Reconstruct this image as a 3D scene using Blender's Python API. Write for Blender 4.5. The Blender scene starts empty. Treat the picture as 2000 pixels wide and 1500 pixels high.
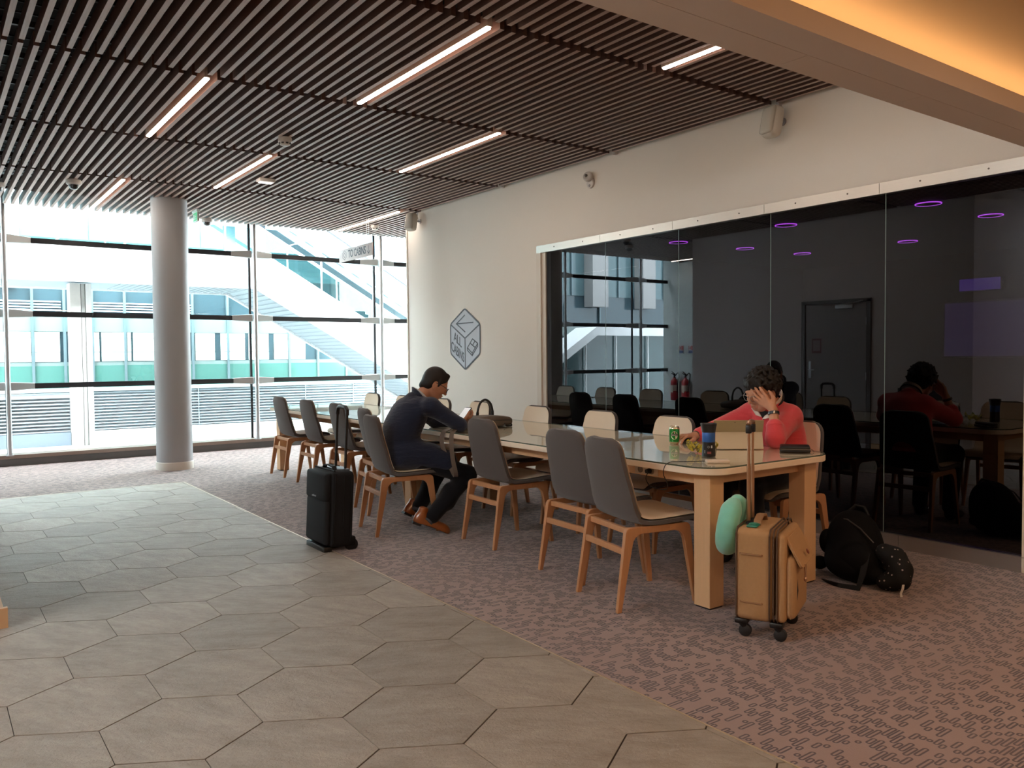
import bpy, bmesh, math, random
import numpy as np
from mathutils import Vector, Matrix, Euler
random.seed(7)
SC = bpy.context.scene
COL = SC.collection
PI = math.pi

# ------------------------------------------------------------------ materials
def lin(c):
    return tuple(((x / 12.92) if x <= 0.04045 else ((x + 0.055) / 1.055) ** 2.4) for x in c)

def rgb(h):
    h = h.lstrip('#')
    return lin(tuple(int(h[i:i + 2], 16) / 255 for i in (0, 2, 4)))

class NT:
    """small wrapper for building node trees"""
    def __init__(self, name):
        self.m = bpy.data.materials.new(name)
        self.m.use_nodes = True
        self.t = self.m.node_tree
        self.n = self.t.nodes
        self.n.clear()
        self.out = self.n.new('ShaderNodeOutputMaterial')
    def add(self, typ, **kw):
        nd = self.n.new(typ)
        for k, v in kw.items():
            setattr(nd, k, v)
        return nd
    def link(self, a, b):
        self.t.links.new(a, b)
    def val(self, sock, v):
        if hasattr(v, 'is_output') or isinstance(v, bpy.types.NodeSocket):
            self.link(v, sock)
        else:
            sock.default_value = v
    def math(self, op, a, b=None, c=None, clamp=False):
        nd = self.add('ShaderNodeMath', operation=op)
        nd.use_clamp = clamp
        self.val(nd.inputs[0], a)
        if b is not None:
            self.val(nd.inputs[1], b)
        if c is not None:
            self.val(nd.inputs[2], c)
        return nd.outputs[0]
    def mix(self, f, a, b):
        nd = self.add('ShaderNodeMix', data_type='RGBA')
        self.val(nd.inputs[0], f)
        self.val(nd.inputs[6], a if not isinstance(a, tuple) else (*a[:3], 1))
        self.val(nd.inputs[7], b if not isinstance(b, tuple) else (*b[:3], 1))
        return nd.outputs[2]
    def coord(self, kind='Object', scale=None, rot=None):
        tc = self.add('ShaderNodeTexCoord')
        o = tc.outputs[kind]
        if scale or rot:
            mp = self.add('ShaderNodeMapping')
            self.link(o, mp.inputs['Vector'])
            if scale:
                mp.inputs['Scale'].default_value = scale
            if rot:
                mp.inputs['Rotation'].default_value = rot
            o = mp.outputs[0]
        return o
    def noise(self, vec, scale=5, detail=3, rough=.5):
        nd = self.add('ShaderNodeTexNoise')
        if vec is not None:
            self.link(vec, nd.inputs['Vector'])
        nd.inputs['Scale'].default_value = scale
        nd.inputs['Detail'].default_value = detail
        nd.inputs['Roughness'].default_value = rough
        return nd.outputs['Fac']
    def ramp(self, f, stops):
        nd = self.add('ShaderNodeValToRGB')
        self.link(f, nd.inputs[0])
        el = nd.color_ramp.elements
        while len(el) < len(stops):
            el.new(.5)
        for e, (p, c) in zip(el, stops):
            e.position = p
            e.color = (*c[:3], 1)
        return nd.outputs[0]
    def bump(self, h, strength=.2, dist=.01):
        nd = self.add('ShaderNodeBump')
        nd.inputs['Strength'].default_value = strength
        nd.inputs['Distance'].default_value = dist
        self.link(h, nd.inputs['Height'])
        return nd.outputs[0]
    def bsdf(self, color, rough=.5, metal=0., spec=.5, normal=None, coat=0., sheen=0., alpha=None, trans=0.):
        p = self.add('ShaderNodeBsdfPrincipled')
        self.val(p.inputs['Base Color'], (*color[:3], 1) if isinstance(color, tuple) else color)
        self.val(p.inputs['Roughness'], rough)
        self.val(p.inputs['Metallic'], metal)
        p.inputs['Specular IOR Level'].default_value = spec
        p.inputs['Coat Weight'].default_value = coat
        p.inputs['Sheen Weight'].default_value = sheen
        p.inputs['Transmission Weight'].default_value = trans
        if normal is not None:
            self.link(normal, p.inputs['Normal'])
        self.link(p.outputs[0], self.out.inputs[0])
        return p

MATS = {}
def M(key, color=None, rough=.5, metal=0., spec=.5, var=0., vscale=20, bump=0., bscale=200, coat=0., sheen=0., stretch=None):
    """plain procedural material: colour with a little noise and a noise bump"""
    if key in MATS:
        return MATS[key]
    t = NT(key)
    c = rgb(color) if isinstance(color, str) else color
    co = t.coord('Object', scale=stretch)
    col = c
    if var:
        f = t.noise(co, vscale, 4, .6)
        col = t.mix(f, tuple(x * (1 - var) for x in c), tuple(min(1, x * (1 + var)) for x in c))
    nrm = None
    if bump:
        nrm = t.bump(t.noise(co, bscale, 2, .6), bump, .002)
    t.bsdf(col, rough, metal, spec, nrm, coat, sheen)
    MATS[key] = t.m
    return t.m

def M_emit(key, color, strength, base=None):
    if key in MATS:
        return MATS[key]
    t = NT(key)
    p = t.bsdf(base or (.8, .8, .8), .4)
    p.inputs['Emission Color'].default_value = (*color, 1)
    p.inputs['Emission Strength'].default_value = strength
    MATS[key] = t.m
    return t.m

def M_glass(key, tint=(1, 1, 1), ior=1.5, gain=1.0, rough=0.0, gcol=(1, 1, 1)):
    """thin pane: clear (tinted) straight-through light plus a fresnel mirror"""
    if key in MATS:
        return MATS[key]
    t = NT(key)
    ge = t.add('ShaderNodeNewGeometry')
    dt = t.add('ShaderNodeVectorMath', operation='DOT_PRODUCT')
    t.link(ge.outputs['Normal'], dt.inputs[0]); t.link(ge.outputs['Incoming'], dt.inputs[1])
    r0 = ((ior - 1) / (ior + 1)) ** 2 * gain
    c5 = t.math('POWER', t.math('SUBTRACT', 1, t.math('ABSOLUTE', dt.outputs['Value']), clamp=True), 5)
    f = t.math('ADD', r0, t.math('MULTIPLY', 1 - r0, c5), clamp=True)
    tr = t.add('ShaderNodeBsdfTransparent')
    tr.inputs[0].default_value = (*tint, 1)
    gl = t.add('ShaderNodeBsdfGlossy')
    gl.inputs['Roughness'].default_value = rough
    gl.inputs['Color'].default_value = (*gcol, 1)
    mx = t.add('ShaderNodeMixShader')
    t.link(f, mx.inputs[0])
    t.link(tr.outputs[0], mx.inputs[1])
    t.link(gl.outputs[0], mx.inputs[2])
    t.link(mx.outputs[0], t.out.inputs[0])
    MATS[key] = t.m
    return t.m

# ------------------------------------------------------------------ mesh helpers
def BM():
    return bmesh.new()

def ident():
    return Matrix.Identity(4)

def TRS(loc=(0, 0, 0), rot=(0, 0, 0), sc=(1, 1, 1)):
    return Matrix.LocRotScale(Vector(loc), Euler(rot), Vector(sc))

def box(bm, x0, x1, y0, y1, z0, z1, M4=None):
    vs = [bm.verts.new((x, y, z)) for x in (x0, x1) for y in (y0, y1) for z in (z0, z1)]
    for f in ((0, 1, 3, 2), (4, 6, 7, 5), (0, 4, 5, 1), (2, 3, 7, 6), (0, 2, 6, 4), (1, 5, 7, 3)):
        bm.faces.new([vs[i] for i in f])
    if M4 is not None:
        bmesh.ops.transform(bm, matrix=M4, verts=vs)
    return vs

def rbox(bm, x0, x1, y0, y1, z0, z1, r=.01, seg=3, M4=None):
    """box with rounded edges"""
    b2 = BM()
    box(b2, x0, x1, y0, y1, z0, z1)
    bmesh.ops.bevel(b2, geom=b2.edges[:], offset=r, segments=seg, profile=.5, affect='EDGES')
    add_bm(bm, b2, M4)

def add_bm(bm, src, M4=None):
    mp = {}
    for v in src.verts:
        mp[v] = bm.verts.new(M4 @ v.co if M4 is not None else v.co)
    for f in src.faces:
        try:
            bm.faces.new([mp[v] for v in f.verts])
        except ValueError:
            pass
    src.free()

def frame_from(d):
    d = d.normalized()
    a = Vector((0, 0, 1)) if abs(d.z) < .9 else Vector((1, 0, 0))
    x = a.cross(d).normalized()
    return x, d.cross(x).normalized()

def tube(bm, pts, r, n=10, cap=True, flat=None):
    """sweep a circle (or an ellipse: flat=(rx,ry)) along points; r a number or a list"""
    pts = [Vector(p) for p in pts]
    rs = r if isinstance(r, (list, tuple)) else [r] * len(pts)
    rings = []
    x, y = None, None
    for i, p in enumerate(pts):
        if i == 0:
            d = pts[1] - pts[0]
        elif i == len(pts) - 1:
            d = pts[-1] - pts[-2]
        else:
            d = (pts[i + 1] - pts[i]).normalized() + (pts[i] - pts[i - 1]).normalized()
        d.normalize()
        if x is None:
            x, y = frame_from(d)
        else:
            x = (x - d * x.dot(d)).normalized()
            y = d.cross(x).normalized()
        fx, fy = flat if flat else (1, 1)
        rings.append([bm.verts.new(p + x * (math.cos(2 * PI * k / n) * rs[i] * fx) + y * (math.sin(2 * PI * k / n) * rs[i] * fy)) for k in range(n)])
    for a, b in zip(rings[:-1], rings[1:]):
        for k in range(n):
            bm.faces.new((a[k], a[(k + 1) % n], b[(k + 1) % n], b[k]))
    if cap:
        bm.faces.new(rings[0][::-1])
        bm.faces.new(rings[-1])

def strip(bm, pts, w, th, side):
    """flat ribbon through points; side = direction of its width (Vector or list)"""
    pts = [Vector(p) for p in pts]
    rings = []
    for i, p in enumerate(pts):
        d = (pts[min(i + 1, len(pts) - 1)] - pts[max(i - 1, 0)]).normalized()
        s = Vector(side[i] if isinstance(side, list) else side)
        s = (s - d * s.dot(d)).normalized()
        nn = d.cross(s).normalized()
        rings.append([bm.verts.new(p + s * (a * w / 2) + nn * (b * th / 2)) for a, b in ((-1, -1), (1, -1), (1, 1), (-1, 1))])
    for a, b in zip(rings[:-1], rings[1:]):
        for k in range(4):
            bm.faces.new((a[k], a[(k + 1) % 4], b[(k + 1) % 4], b[k]))
    bm.faces.new(rings[0][::-1])
    bm.faces.new(rings[-1])

def lathe(bm, prof, n=24, M4=None, sx=1, sy=1):
    vs = []
    rings = []
    for r, z in prof:
        if r < 1e-6:
            v = bm.verts.new((0, 0, z)); vs.append(v); rings.append([v])
        else:
            ring = [bm.verts.new((r * sx * math.cos(2 * PI * k / n), r * sy * math.sin(2 * PI * k / n), z)) for k in range(n)]
            vs += ring; rings.append(ring)
    for a, b in zip(rings[:-1], rings[1:]):
        for k in range(n):
            if len(a) == 1 and len(b) == 1:
                continue
            if len(a) == 1:
                bm.faces.new((a[0], b[(k + 1) % n], b[k]))
            elif len(b) == 1:
                bm.faces.new((a[k], a[(k + 1) % n], b[0]))
            else:
                bm.faces.new((a[k], a[(k + 1) % n], b[(k + 1) % n], b[k]))
    if M4 is not None:
        bmesh.ops.transform(bm, matrix=M4, verts=vs)

def prism(bm, poly, h0, h1, M4=None):
    """extrude a 2-D polygon (list of xy) from z=h0 to z=h1"""
    a = [bm.verts.new((x, y, h0)) for x, y in poly]
    b = [bm.verts.new((x, y, h1)) for x, y in poly]
    n = len(poly)
    bm.faces.new(a[::-1])
    bm.faces.new(b)
    for k in range(n):
        bm.faces.new((a[k], a[(k + 1) % n], b[(k + 1) % n], b[k]))
    if M4 is not None:
        bmesh.ops.transform(bm, matrix=M4, verts=a + b)

def rrect(x0, x1, y0, y1, r, seg=6):
    """rounded rectangle outline; r one radius or four (x1y0, x1y1, x0y1, x0y0)"""
    rr = r if isinstance(r, (list, tuple)) else [r] * 4
    pts = []
    for (cx, cy, a0), q in zip(((x1, y0, -90), (x1, y1, 0), (x0, y1, 90), (x0, y0, 180)), rr):
        ox = cx - q if cx == x1 else cx + q
        oy = cy + q if cy == y0 else cy - q
        if q < 1e-5:
            pts.append((cx, cy)); continue
        for k in range(seg + 1):
            a = math.radians(a0 + 90 * k / seg)
            pts.append((ox + q * math.cos(a), oy + q * math.sin(a)))
    return pts

def ball(bm, c, r, seg=12, M4=None):
    rx, ry, rz = r if isinstance(r, (tuple, list)) else (r, r, r)
    prof = [(math.sin(PI * k / seg), -math.cos(PI * k / seg)) for k in range(seg + 1)]
    mt = Matrix.Translation(Vector(c)) @ (M4 if M4 is not None else ident()) @ Matrix.Diagonal((rx, ry, rz, 1))
    lathe(bm, prof, seg * 2, mt)

def link(o, parent=None):
    COL.objects.link(o)
    if parent is not None:
        o.parent = parent
    return o

def obj(name, bm, mat, parent=None, smooth=True, angle=35, origin=None, bevel=None, fixn=True):
    """link a bmesh as ONE mesh object"""
    if fixn:
        bmesh.ops.recalc_face_normals(bm, faces=bm.faces[:])
    if origin is not None:
        bmesh.ops.translate(bm, vec=-Vector(origin), verts=bm.verts[:])
    me = bpy.data.meshes.new(name)
    bm.to_mesh(me)
    bm.free()
    mats = mat if isinstance(mat, (list, tuple)) else [mat]
    for m in mats:
        me.materials.append(m)
    if smooth:
        me.polygons.foreach_set('use_smooth', [True] * len(me.polygons))
        if angle:
            me.set_sharp_from_angle(angle=math.radians(angle))
    o = bpy.data.objects.new(name, me)
    link(o, parent)
    if origin is not None and parent is None:
        o.location = origin
    if bevel:
        b = o.modifiers.new('bevel', 'BEVEL')
        b.width = bevel
        b.segments = 2
        b.limit_method = 'ANGLE'
        b.angle_limit = math.radians(40)
    return o

def tag(o, label=None, cat=None, group=None, kind=None):
    if label: o['label'] = label
    if cat: o['category'] = cat
    if group: o['group'] = group
    if kind: o['kind'] = kind
    return o

def thing(name, label, cat, loc=(0, 0, 0), rz=0, group=None):
    o = bpy.data.objects.new(name, None)
    o.empty_display_size = .1
    link(o)
    o.location = loc
    o.rotation_euler = (0, 0, rz)
    return tag(o, label, cat, group)

def struct(name, bm, mat, parent=None, **kw):
    o = obj(name, bm, mat, parent, **kw)
    if parent is None:
        o['kind'] = 'structure'
    return o

def copy_tree(o, parent=None):
    c = o.copy()
    COL.objects.link(c)
    if parent is not None:
        c.parent = parent
    for ch in [x for x in bpy.data.objects if x.parent is o]:
        copy_tree(ch, c)
    return c

def text_bm(s, size=1.0, depth=.002, spacing=1.0, bold=0.0):
    """lettering as a mesh lying in xy, centred on the origin"""
    cu = bpy.data.curves.new('lettering', 'FONT')
    cu.body = s
    cu.size = size
    cu.extrude = depth
    cu.offset = bold
    cu.align_x = 'CENTER'
    cu.align_y = 'CENTER'
    cu.space_character = spacing
    cu.resolution_u = 3
    o = bpy.data.objects.new('lettering', cu)
    COL.objects.link(o)
    bpy.context.view_layer.update()
    dg = bpy.context.evaluated_depsgraph_get()
    me = bpy.data.meshes.new_from_object(o.evaluated_get(dg))
    bm = BM()
    bm.from_mesh(me)
    bpy.data.objects.remove(o)
    bpy.data.curves.remove(cu)
    bpy.data.meshes.remove(me)
    return bm

def stroke(bm, pts, w, h0, h1, M4=None, closed=False):
    """polyline drawn as a flat bar of width w (mitred), in xy"""
    P = [Vector((p[0], p[1])) for p in pts]
    n = len(P)
    L, Rr = [], []
    for i in range(n):
        a = P[i - 1] if (i > 0 or closed) else None
        b = P[(i + 1) % n] if (i < n - 1 or closed) else None
        d1 = (P[i] - a).normalized() if a is not None else (b - P[i]).normalized()
        d2 = (b - P[i]).normalized() if b is not None else d1
        n1, n2 = Vector((-d1.y, d1.x)), Vector((-d2.y, d2.x))
        m = (n1 + n2)
        m = m.normalized() if m.length > 1e-6 else n1
        k = w / 2 / max(.35, m.dot(n1))
        L.append(P[i] + m * k); Rr.append(P[i] - m * k)
    rng = range(n) if closed else range(n - 1)
    for i in rng:
        j = (i + 1) % n
        prism(bm, [tuple(L[i]), tuple(Rr[i]), tuple(Rr[j]), tuple(L[j])], h0, h1, M4)

# ------------------------------------------------------------------ soft bodies: distance fields blended smoothly, then meshed (surface nets)
class Body:
    def __init__(self):
        self.p = []
    def cap(self, a, b, r0, r1=None, k=.02):
        r1 = r0 if r1 is None else r1
        self.p.append(('c', np.array(a, float), np.array(b, float), r0, r1, k)); return self
    def chain(self, pts, rs, k=.02):
        for i in range(len(pts) - 1):
            self.cap(pts[i], pts[i + 1], rs[i], rs[i + 1], k if i == 0 else min(k, .02))
        return self
    def ell(self, c, r, R=None, k=.02, cut=False):
        R = np.eye(3) if R is None else np.array(R, float)
        self.p.append(('e', np.array(c, float), np.array(r, float), R, cut, k)); return self
    def mesh(self, vox, push=0.0):
        lo, hi = [], []
        for q in self.p:
            if q[0] == 'c':
                rr = max(q[3], q[4])
                lo.append(np.minimum(q[1], q[2]) - rr); hi.append(np.maximum(q[1], q[2]) + rr)
            elif not q[4]:
                m = q[2].max(); lo.append(q[1] - m); hi.append(q[1] + m)
        lo = np.min(lo, 0) - 4 * vox; hi = np.max(hi, 0) + 4 * vox
        n = np.ceil((hi - lo) / vox).astype(int) + 1
        F = np.full(n, 1.0, np.float32)
        for q in self.p:
            k = q[5]
            if q[0] == 'c':
                rr = max(q[3], q[4]); a = np.minimum(q[1], q[2]) - rr; b = np.maximum(q[1], q[2]) + rr
            else:
                m = q[2].max(); a = q[1] - m; b = q[1] + m
            pad = k + 4 * vox
            i0 = np.maximum(np.floor((a - pad - lo) / vox).astype(int), 0)
            i1 = np.minimum(np.ceil((b + pad - lo) / vox).astype(int) + 1, n)
            if (i1 <= i0).any():
                continue
            ax = [lo[d] + vox * np.arange(i0[d], i1[d]) for d in range(3)]
            X = np.stack(np.meshgrid(*ax, indexing='ij'), -1)
            if q[0] == 'c':
                ba = q[2] - q[1]; L2 = max(float(ba @ ba), 1e-9)
                t = np.clip(((X - q[1]) @ ba) / L2, 0, 1)
                dd = np.linalg.norm(X - q[1] - t[..., None] * ba, axis=-1) - (q[3] + (q[4] - q[3]) * t)
            else:
                Y = (X - q[1]) @ q[3]
                k0 = np.linalg.norm(Y / q[2], axis=-1); k1 = np.linalg.norm(Y / (q[2] ** 2), axis=-1)
                dd = k0 * (k0 - 1) / np.maximum(k1, 1e-9)
            sl = tuple(slice(i0[d], i1[d]) for d in range(3))
            f = F[sl]
            if q[0] == 'e' and q[4]:
                dd = -dd
                h = np.maximum(k - np.abs(f - dd), 0) / max(k, 1e-6)
                F[sl] = np.maximum(f, dd) + h * h * k * .25
            else:
                h = np.maximum(k - np.abs(f - dd), 0) / max(k, 1e-6)
                F[sl] = np.minimum(f, dd) - h * h * k * .25
        return nets(F - push, lo, vox)

def nets(F, lo, vox):
    S = F < 0
    n = F.shape
    c = np.zeros((n[0] - 1, n[1] - 1, n[2] - 1), np.int8)
    for i in (0, 1):
        for j in (0, 1):
            for k in (0, 1):
                c += S[i:n[0] - 1 + i, j:n[1] - 1 + j, k:n[2] - 1 + k]
    act = (c > 0) & (c < 8)
    I = np.argwhere(act)
    idx = -np.ones(c.shape, np.int64)
    idx[act] = np.arange(len(I))
    acc = np.zeros((len(I), 3)); cnt = np.zeros(len(I))
    corners = [(i, j, k) for i in (0, 1) for j in (0, 1) for k in (0, 1)]
    for a in corners:
        for d in range(3):
            if a[d]:
                continue
            b = list(a); b[d] = 1
            fa = F[I[:, 0] + a[0], I[:, 1] + a[1], I[:, 2] + a[2]]
            fb = F[I[:, 0] + b[0], I[:, 1] + b[1], I[:, 2] + b[2]]
            m = (fa < 0) != (fb < 0)
            t = np.where(m, fa / np.where(m, fa - fb, 1), 0)
            p = np.tile(np.array(a, float), (len(I), 1)); p[:, d] = t
            acc += p * m[:, None]; cnt += m
    V = lo + vox * (I + acc / cnt[:, None])
    Q = []
    for d in range(3):
        e1, e2 = (d + 1) % 3, (d + 2) % 3
        s0 = [slice(None)] * 3; s1 = [slice(None)] * 3
        s0[d] = slice(0, n[d] - 1); s1[d] = slice(1, n[d])
        A, B = S[tuple(s0)], S[tuple(s1)]
        for flip, m in ((False, A & ~B), (True, ~A & B)):
            E = np.argwhere(m)
            ok = (E[:, e1] > 0) & (E[:, e2] > 0) & (E[:, e1] < n[e1] - 1) & (E[:, e2] < n[e2] - 1)
            E = E[ok]
            q = []
            for o1, o2 in ((-1, -1), (0, -1), (0, 0), (-1, 0)):
                T = E.copy(); T[:, e1] += o1; T[:, e2] += o2
                q.append(idx[T[:, 0], T[:, 1], T[:, 2]])
            q = np.stack(q, 1)
            Q.append(q[:, ::-1] if flip else q)
    Q = np.concatenate(Q)
    return V, Q[(Q >= 0).all(1)]

def soft(name, body, vox, mat, parent=None, origin=(0, 0, 0), relax=2, dec=None):
    V, Q = body.mesh(vox)
    me = bpy.data.meshes.new(name)
    me.from_pydata((V - np.array(origin)).tolist(), [], Q.tolist())
    me.materials.append(mat)
    bm = BM(); bm.from_mesh(me)
    for _ in range(relax):
        bmesh.ops.smooth_vert(bm, verts=bm.verts[:], factor=.5, use_axis_x=True, use_axis_y=True, use_axis_z=True)
    bm.to_mesh(me); bm.free()
    me.polygons.foreach_set('use_smooth', [True] * len(me.polygons))
    o = bpy.data.objects.new(name, me)
    link(o, parent)
    if parent is None:
        o.location = origin
    return o
# ------------------------------------------------------------------ key dimensions (metres; x to the right wall, y towards the window wall)
XW = 5.31          # right wall
ZS = 3.2           # underside of the slats
YW = 11.85         # window wall
TX, TY = 2.23, 9.05  # edges of the tiled field

# ------------------------------------------------------------------ materials of the shell
def mat_carpet():
    t = NT('carpet')
    co = t.coord('Object')
    sp = t.add('ShaderNodeSeparateXYZ'); t.link(co, sp.inputs[0])
    x, y = sp.outputs[0], sp.outputs[1]
    P, Ln = .0235, .105
    yr = t.math('DIVIDE', y, P)
    row = t.math('FLOOR', yr)
    wn = t.add('ShaderNodeTexWhiteNoise', noise_dimensions='1D'); t.link(row, wn.inputs['W'])
    xs = t.math('ADD', t.math('DIVIDE', x, Ln), t.math('MULTIPLY', wn.outputs['Value'], 7.3))
    cell = t.math('FLOOR', xs)
    cv = t.add('ShaderNodeCombineXYZ'); t.link(row, cv.inputs[0]); t.link(cell, cv.inputs[1])
    w2 = t.add('ShaderNodeTexWhiteNoise', noise_dimensions='3D'); t.link(cv.outputs[0], w2.inputs['Vector'])
    sc = t.add('ShaderNodeSeparateColor'); t.link(w2.outputs['Color'], sc.inputs[0])
    # capsule outline in the cell
    lx = t.math('MULTIPLY', t.math('SUBTRACT', t.math('FRACT', xs), t.math('ADD', .5, t.math('MULTIPLY', t.math('SUBTRACT', sc.outputs[1], .5), .25))), Ln)
    ly = t.math('MULTIPLY', t.math('SUBTRACT', t.math('FRACT', yr), .5), P)
    hl = t.math('MULTIPLY', t.math('POWER', sc.outputs[0], .9), .038)
    ax = t.math('MAXIMUM', t.math('SUBTRACT', t.math('ABSOLUTE', lx), hl), 0)
    d = t.math('SQRT', t.math('ADD', t.math('MULTIPLY', ax, ax), t.math('MULTIPLY', ly, ly)))
    ring = t.math('ABSOLUTE', t.math('SUBTRACT', d, .0072))
    line = t.math('SUBTRACT', 1, t.math('DIVIDE', ring, .0046), clamp=True)
    line = t.math('MULTIPLY', line, 2.0, clamp=True)
    keep = t.math('GREATER_THAN', sc.outputs[2], .12)
    line = t.math('MULTIPLY', line, keep)
    big = t.noise(co, 1.3, 4, .6)
    line = t.math('MULTIPLY', line, t.math('ADD', .35, t.math('MULTIPLY', big, 1.1), clamp=True))
    pile = t.noise(co, 260, 2, .7)
    base = t.mix(big, rgb('#806861'), rgb('#957c74'))
    base = t.mix(t.math('MULTIPLY', pile, .35), base, rgb('#5f4b4b'))
    col = t.mix(line, base, rgb('#2f1d27'))
    h = t.math('SUBTRACT', pile, t.math('MULTIPLY', line, .8))
    t.bsdf(col, .85, spec=.3, normal=t.bump(h, .35, .004), sheen=.25)
    return t.m

def mat_tile():
    t = NT('stone_tile')
    co = t.coord('Object')
    gi = t.add('ShaderNodeNewGeometry')
    ri = gi.outputs['Random Per Island']
    # veins run along a different direction on every tile
    vr = t.add('ShaderNodeVectorRotate', rotation_type='Z_AXIS')
    t.link(co, vr.inputs['Vector'])
    t.link(t.math('ADD', .35, t.math('MULTIPLY', ri, .9)), vr.inputs['Angle'])
    mp = t.add('ShaderNodeMapping'); t.link(vr.outputs[0], mp.inputs[0]); mp.inputs['Scale'].default_value = (1, 2.6, 1)
    add = t.add('ShaderNodeVectorMath', operation='ADD'); t.link(mp.outputs[0], add.inputs[0])
    cm = t.add('ShaderNodeCombineXYZ'); t.link(t.math('MULTIPLY', ri, 50), cm.inputs[2]); t.link(cm.outputs[0], add.inputs[1])
    v = add.outputs[0]
    n1 = t.noise(v, 4, 6, .65)
    n2 = t.noise(v, 14, 6, .78)
    n3 = t.noise(co, 70, 3, .7)
    c = t.ramp(n1, [(.25, rgb('#897f74')), (.5, rgb('#a2988d')), (.75, rgb('#b2a99d'))])
    c = t.mix(t.math('MULTIPLY', n2, .7), c, rgb('#6a6057'))
    tone = t.math('ADD', .86, t.math('MULTIPLY', ri, .24))
    hs = t.add('ShaderNodeHueSaturation'); t.link(c, hs.inputs['Color']); t.link(tone, hs.inputs['Value'])
    h = t.math('ADD', t.math('MULTIPLY', n2, 1.0), t.math('MULTIPLY', n3, .7))
    r = t.math('ADD', .46, t.math('MULTIPLY', n2, .24))
    t.bsdf(hs.outputs[0], r, spec=.5, normal=t.bump(h, 1.0, .006))
    return t.m

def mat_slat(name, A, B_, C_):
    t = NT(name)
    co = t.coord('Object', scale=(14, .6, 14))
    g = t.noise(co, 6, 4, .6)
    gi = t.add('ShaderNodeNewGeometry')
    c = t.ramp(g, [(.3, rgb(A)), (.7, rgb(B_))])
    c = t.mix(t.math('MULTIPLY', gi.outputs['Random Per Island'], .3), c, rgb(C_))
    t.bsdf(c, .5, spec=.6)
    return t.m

CARPET = mat_carpet()
TILE = mat_tile()
SLAT = mat_slat('slat_wood', '#432a20', '#5c3d30', '#6a4637')  # slat sides, painted darker to contrast with the lit underside
SLATB = mat_slat('slat_pale_underside', '#8f7568', '#ab9084', '#b79d91')  # same slats, reflected window light put into a paler underside colour
WALL = M('wall_paint', '#e8e2d9', .75, var=.015, vscale=3, bump=.05, bscale=180)
WALLG = M('grey_wall_paint', '#c9c0bd', .7, var=.03, vscale=5, bump=.06, bscale=150)
SOFF = M('soffit_paint', '#ddd0c6', .8, bump=.05, bscale=250)
CEILP = M('ceiling_paint', '#c9a67e', .9)
BLACK = M('plenum_black', '#120c0a', .9)
STEEL = M('brushed_steel', '#c9c4bc', .32, 1., var=.06, vscale=30, stretch=(1, .15, 8))
ALU = M('anodised_aluminium', '#c3c6c8', .35, .85)
DARKM = M('dark_gasket', '#17171c', .5)
TRIMW = M('trim_beige', '#d8cfc2', .45)
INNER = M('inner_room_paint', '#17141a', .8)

# ------------------------------------------------------------------ floor
bm = BM(); box(bm, -4, 9, -5, 11.9, -.06, 0)
struct('floor', bm, CARPET)
bm = BM(); box(bm, -4, TX, -5, TY, -.02, .002)
struct('floor_grout', bm, M('grout', '#2c231d', .9))
bm = BM()
HP, HS = .4935, .2935
for i in range(-10, 5):
    for j in range(-20, 14):
        cx = .7205 + i * HP + (HP / 2 if j % 2 else 0)
        cy = 3.919 + j * HS * 1.515
        if cx > TX + .4 or cy > TY + .4 or cx < -4 or cy < -5:
            continue
        g = .0017
        pts = []
        for k in range(6):
            a = math.radians(90 + 60 * k)
            px = cx + math.cos(a) / .866 * (HP / 2 - g)
            py = cy + math.sin(a) * (HS - g)
            py += .028 * (px - .72)
            pts.append((px, py))
        prism(bm, pts, -.004, .005)
def clip(co, no):
    r = bmesh.ops.bisect_plane(bm, geom=bm.verts[:] + bm.edges[:] + bm.faces[:], plane_co=co, plane_no=no, clear_outer=True)
clip((TX - .004, 0, 0), (1, 0, 0)); clip((0, TY - .004, 0), (0, 1, 0))
struct('floor_tiles', bm, TILE)
bm = BM(); box(bm, TX - .004, TX + .004, -5, TY + .004, 0, .006); box(bm, -4, TX + .004, TY - .004, TY + .004, 0, .006)
struct('trim_1', bm, M('edge_strip', '#c7b49a', .4, .6))

# ------------------------------------------------------------------ right wall with the glazed partition
GY0, GY1, GYJ, GZ0, GZ1 = 2.11, 6.69, 6.83, .095, 2.40
bm = BM()
box(bm, XW, XW + .18, GYJ, 9.67, 0, 3.6)
box(bm, XW, XW + .18, GY0 - .02, GYJ, GZ1 + .075, 3.6)
box(bm, XW, XW + .18, -5, GY0 - .02, 0, 3.6)
struct('wall_right', bm, WALL)
bm = BM(); box(bm, XW - .012, XW + .012, 9.655, 9.685, 0, 3.19)
struct('trim_2', bm, TRIMW)
bm = BM()
ys = [GYJ, 5.834, 4.902, 3.957, 3.024, GY0 - .02]
for a, b in zip(ys[:-1], ys[1:]):
    box(bm, XW - .016, XW + .05, b + .0015, a - .0015, GZ1, GZ1 + .075)
struct('trim_3', bm, STEEL)
bm = BM()
for a, b in zip(ys[:-1], ys[1:]):
    for f in (.3, .75):
        lathe(bm, [(0, 0), (.006, 0), (.006, .003), (0, .003)], 8, Matrix.Translation((XW - .0165, a + (b - a) * f, GZ1 + .04)) @ Matrix.Rotation(-PI / 2, 4, 'Y'))
struct('trim_screws', bm, M('screw_steel', '#5d5650', .4, .9))
bm = BM()
box(bm, XW - .016, XW + .05, 6.76, GYJ, 0, GZ1); box(bm, XW - .004, XW + .05, GY1, 6.76, 0, GZ1)
box(bm, XW - .022, XW + .05, 6.752, 6.764, 0, GZ1)
struct('trim_4', bm, TRIMW)
bm = BM()
for a, b in ((GYJ, 4.6), (4.6, 2.87), (2.87, GY0 - .02)):
    box(bm, XW - .016, XW + .05, b + .001, a - .001, 0, GZ0 - .006)
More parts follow.
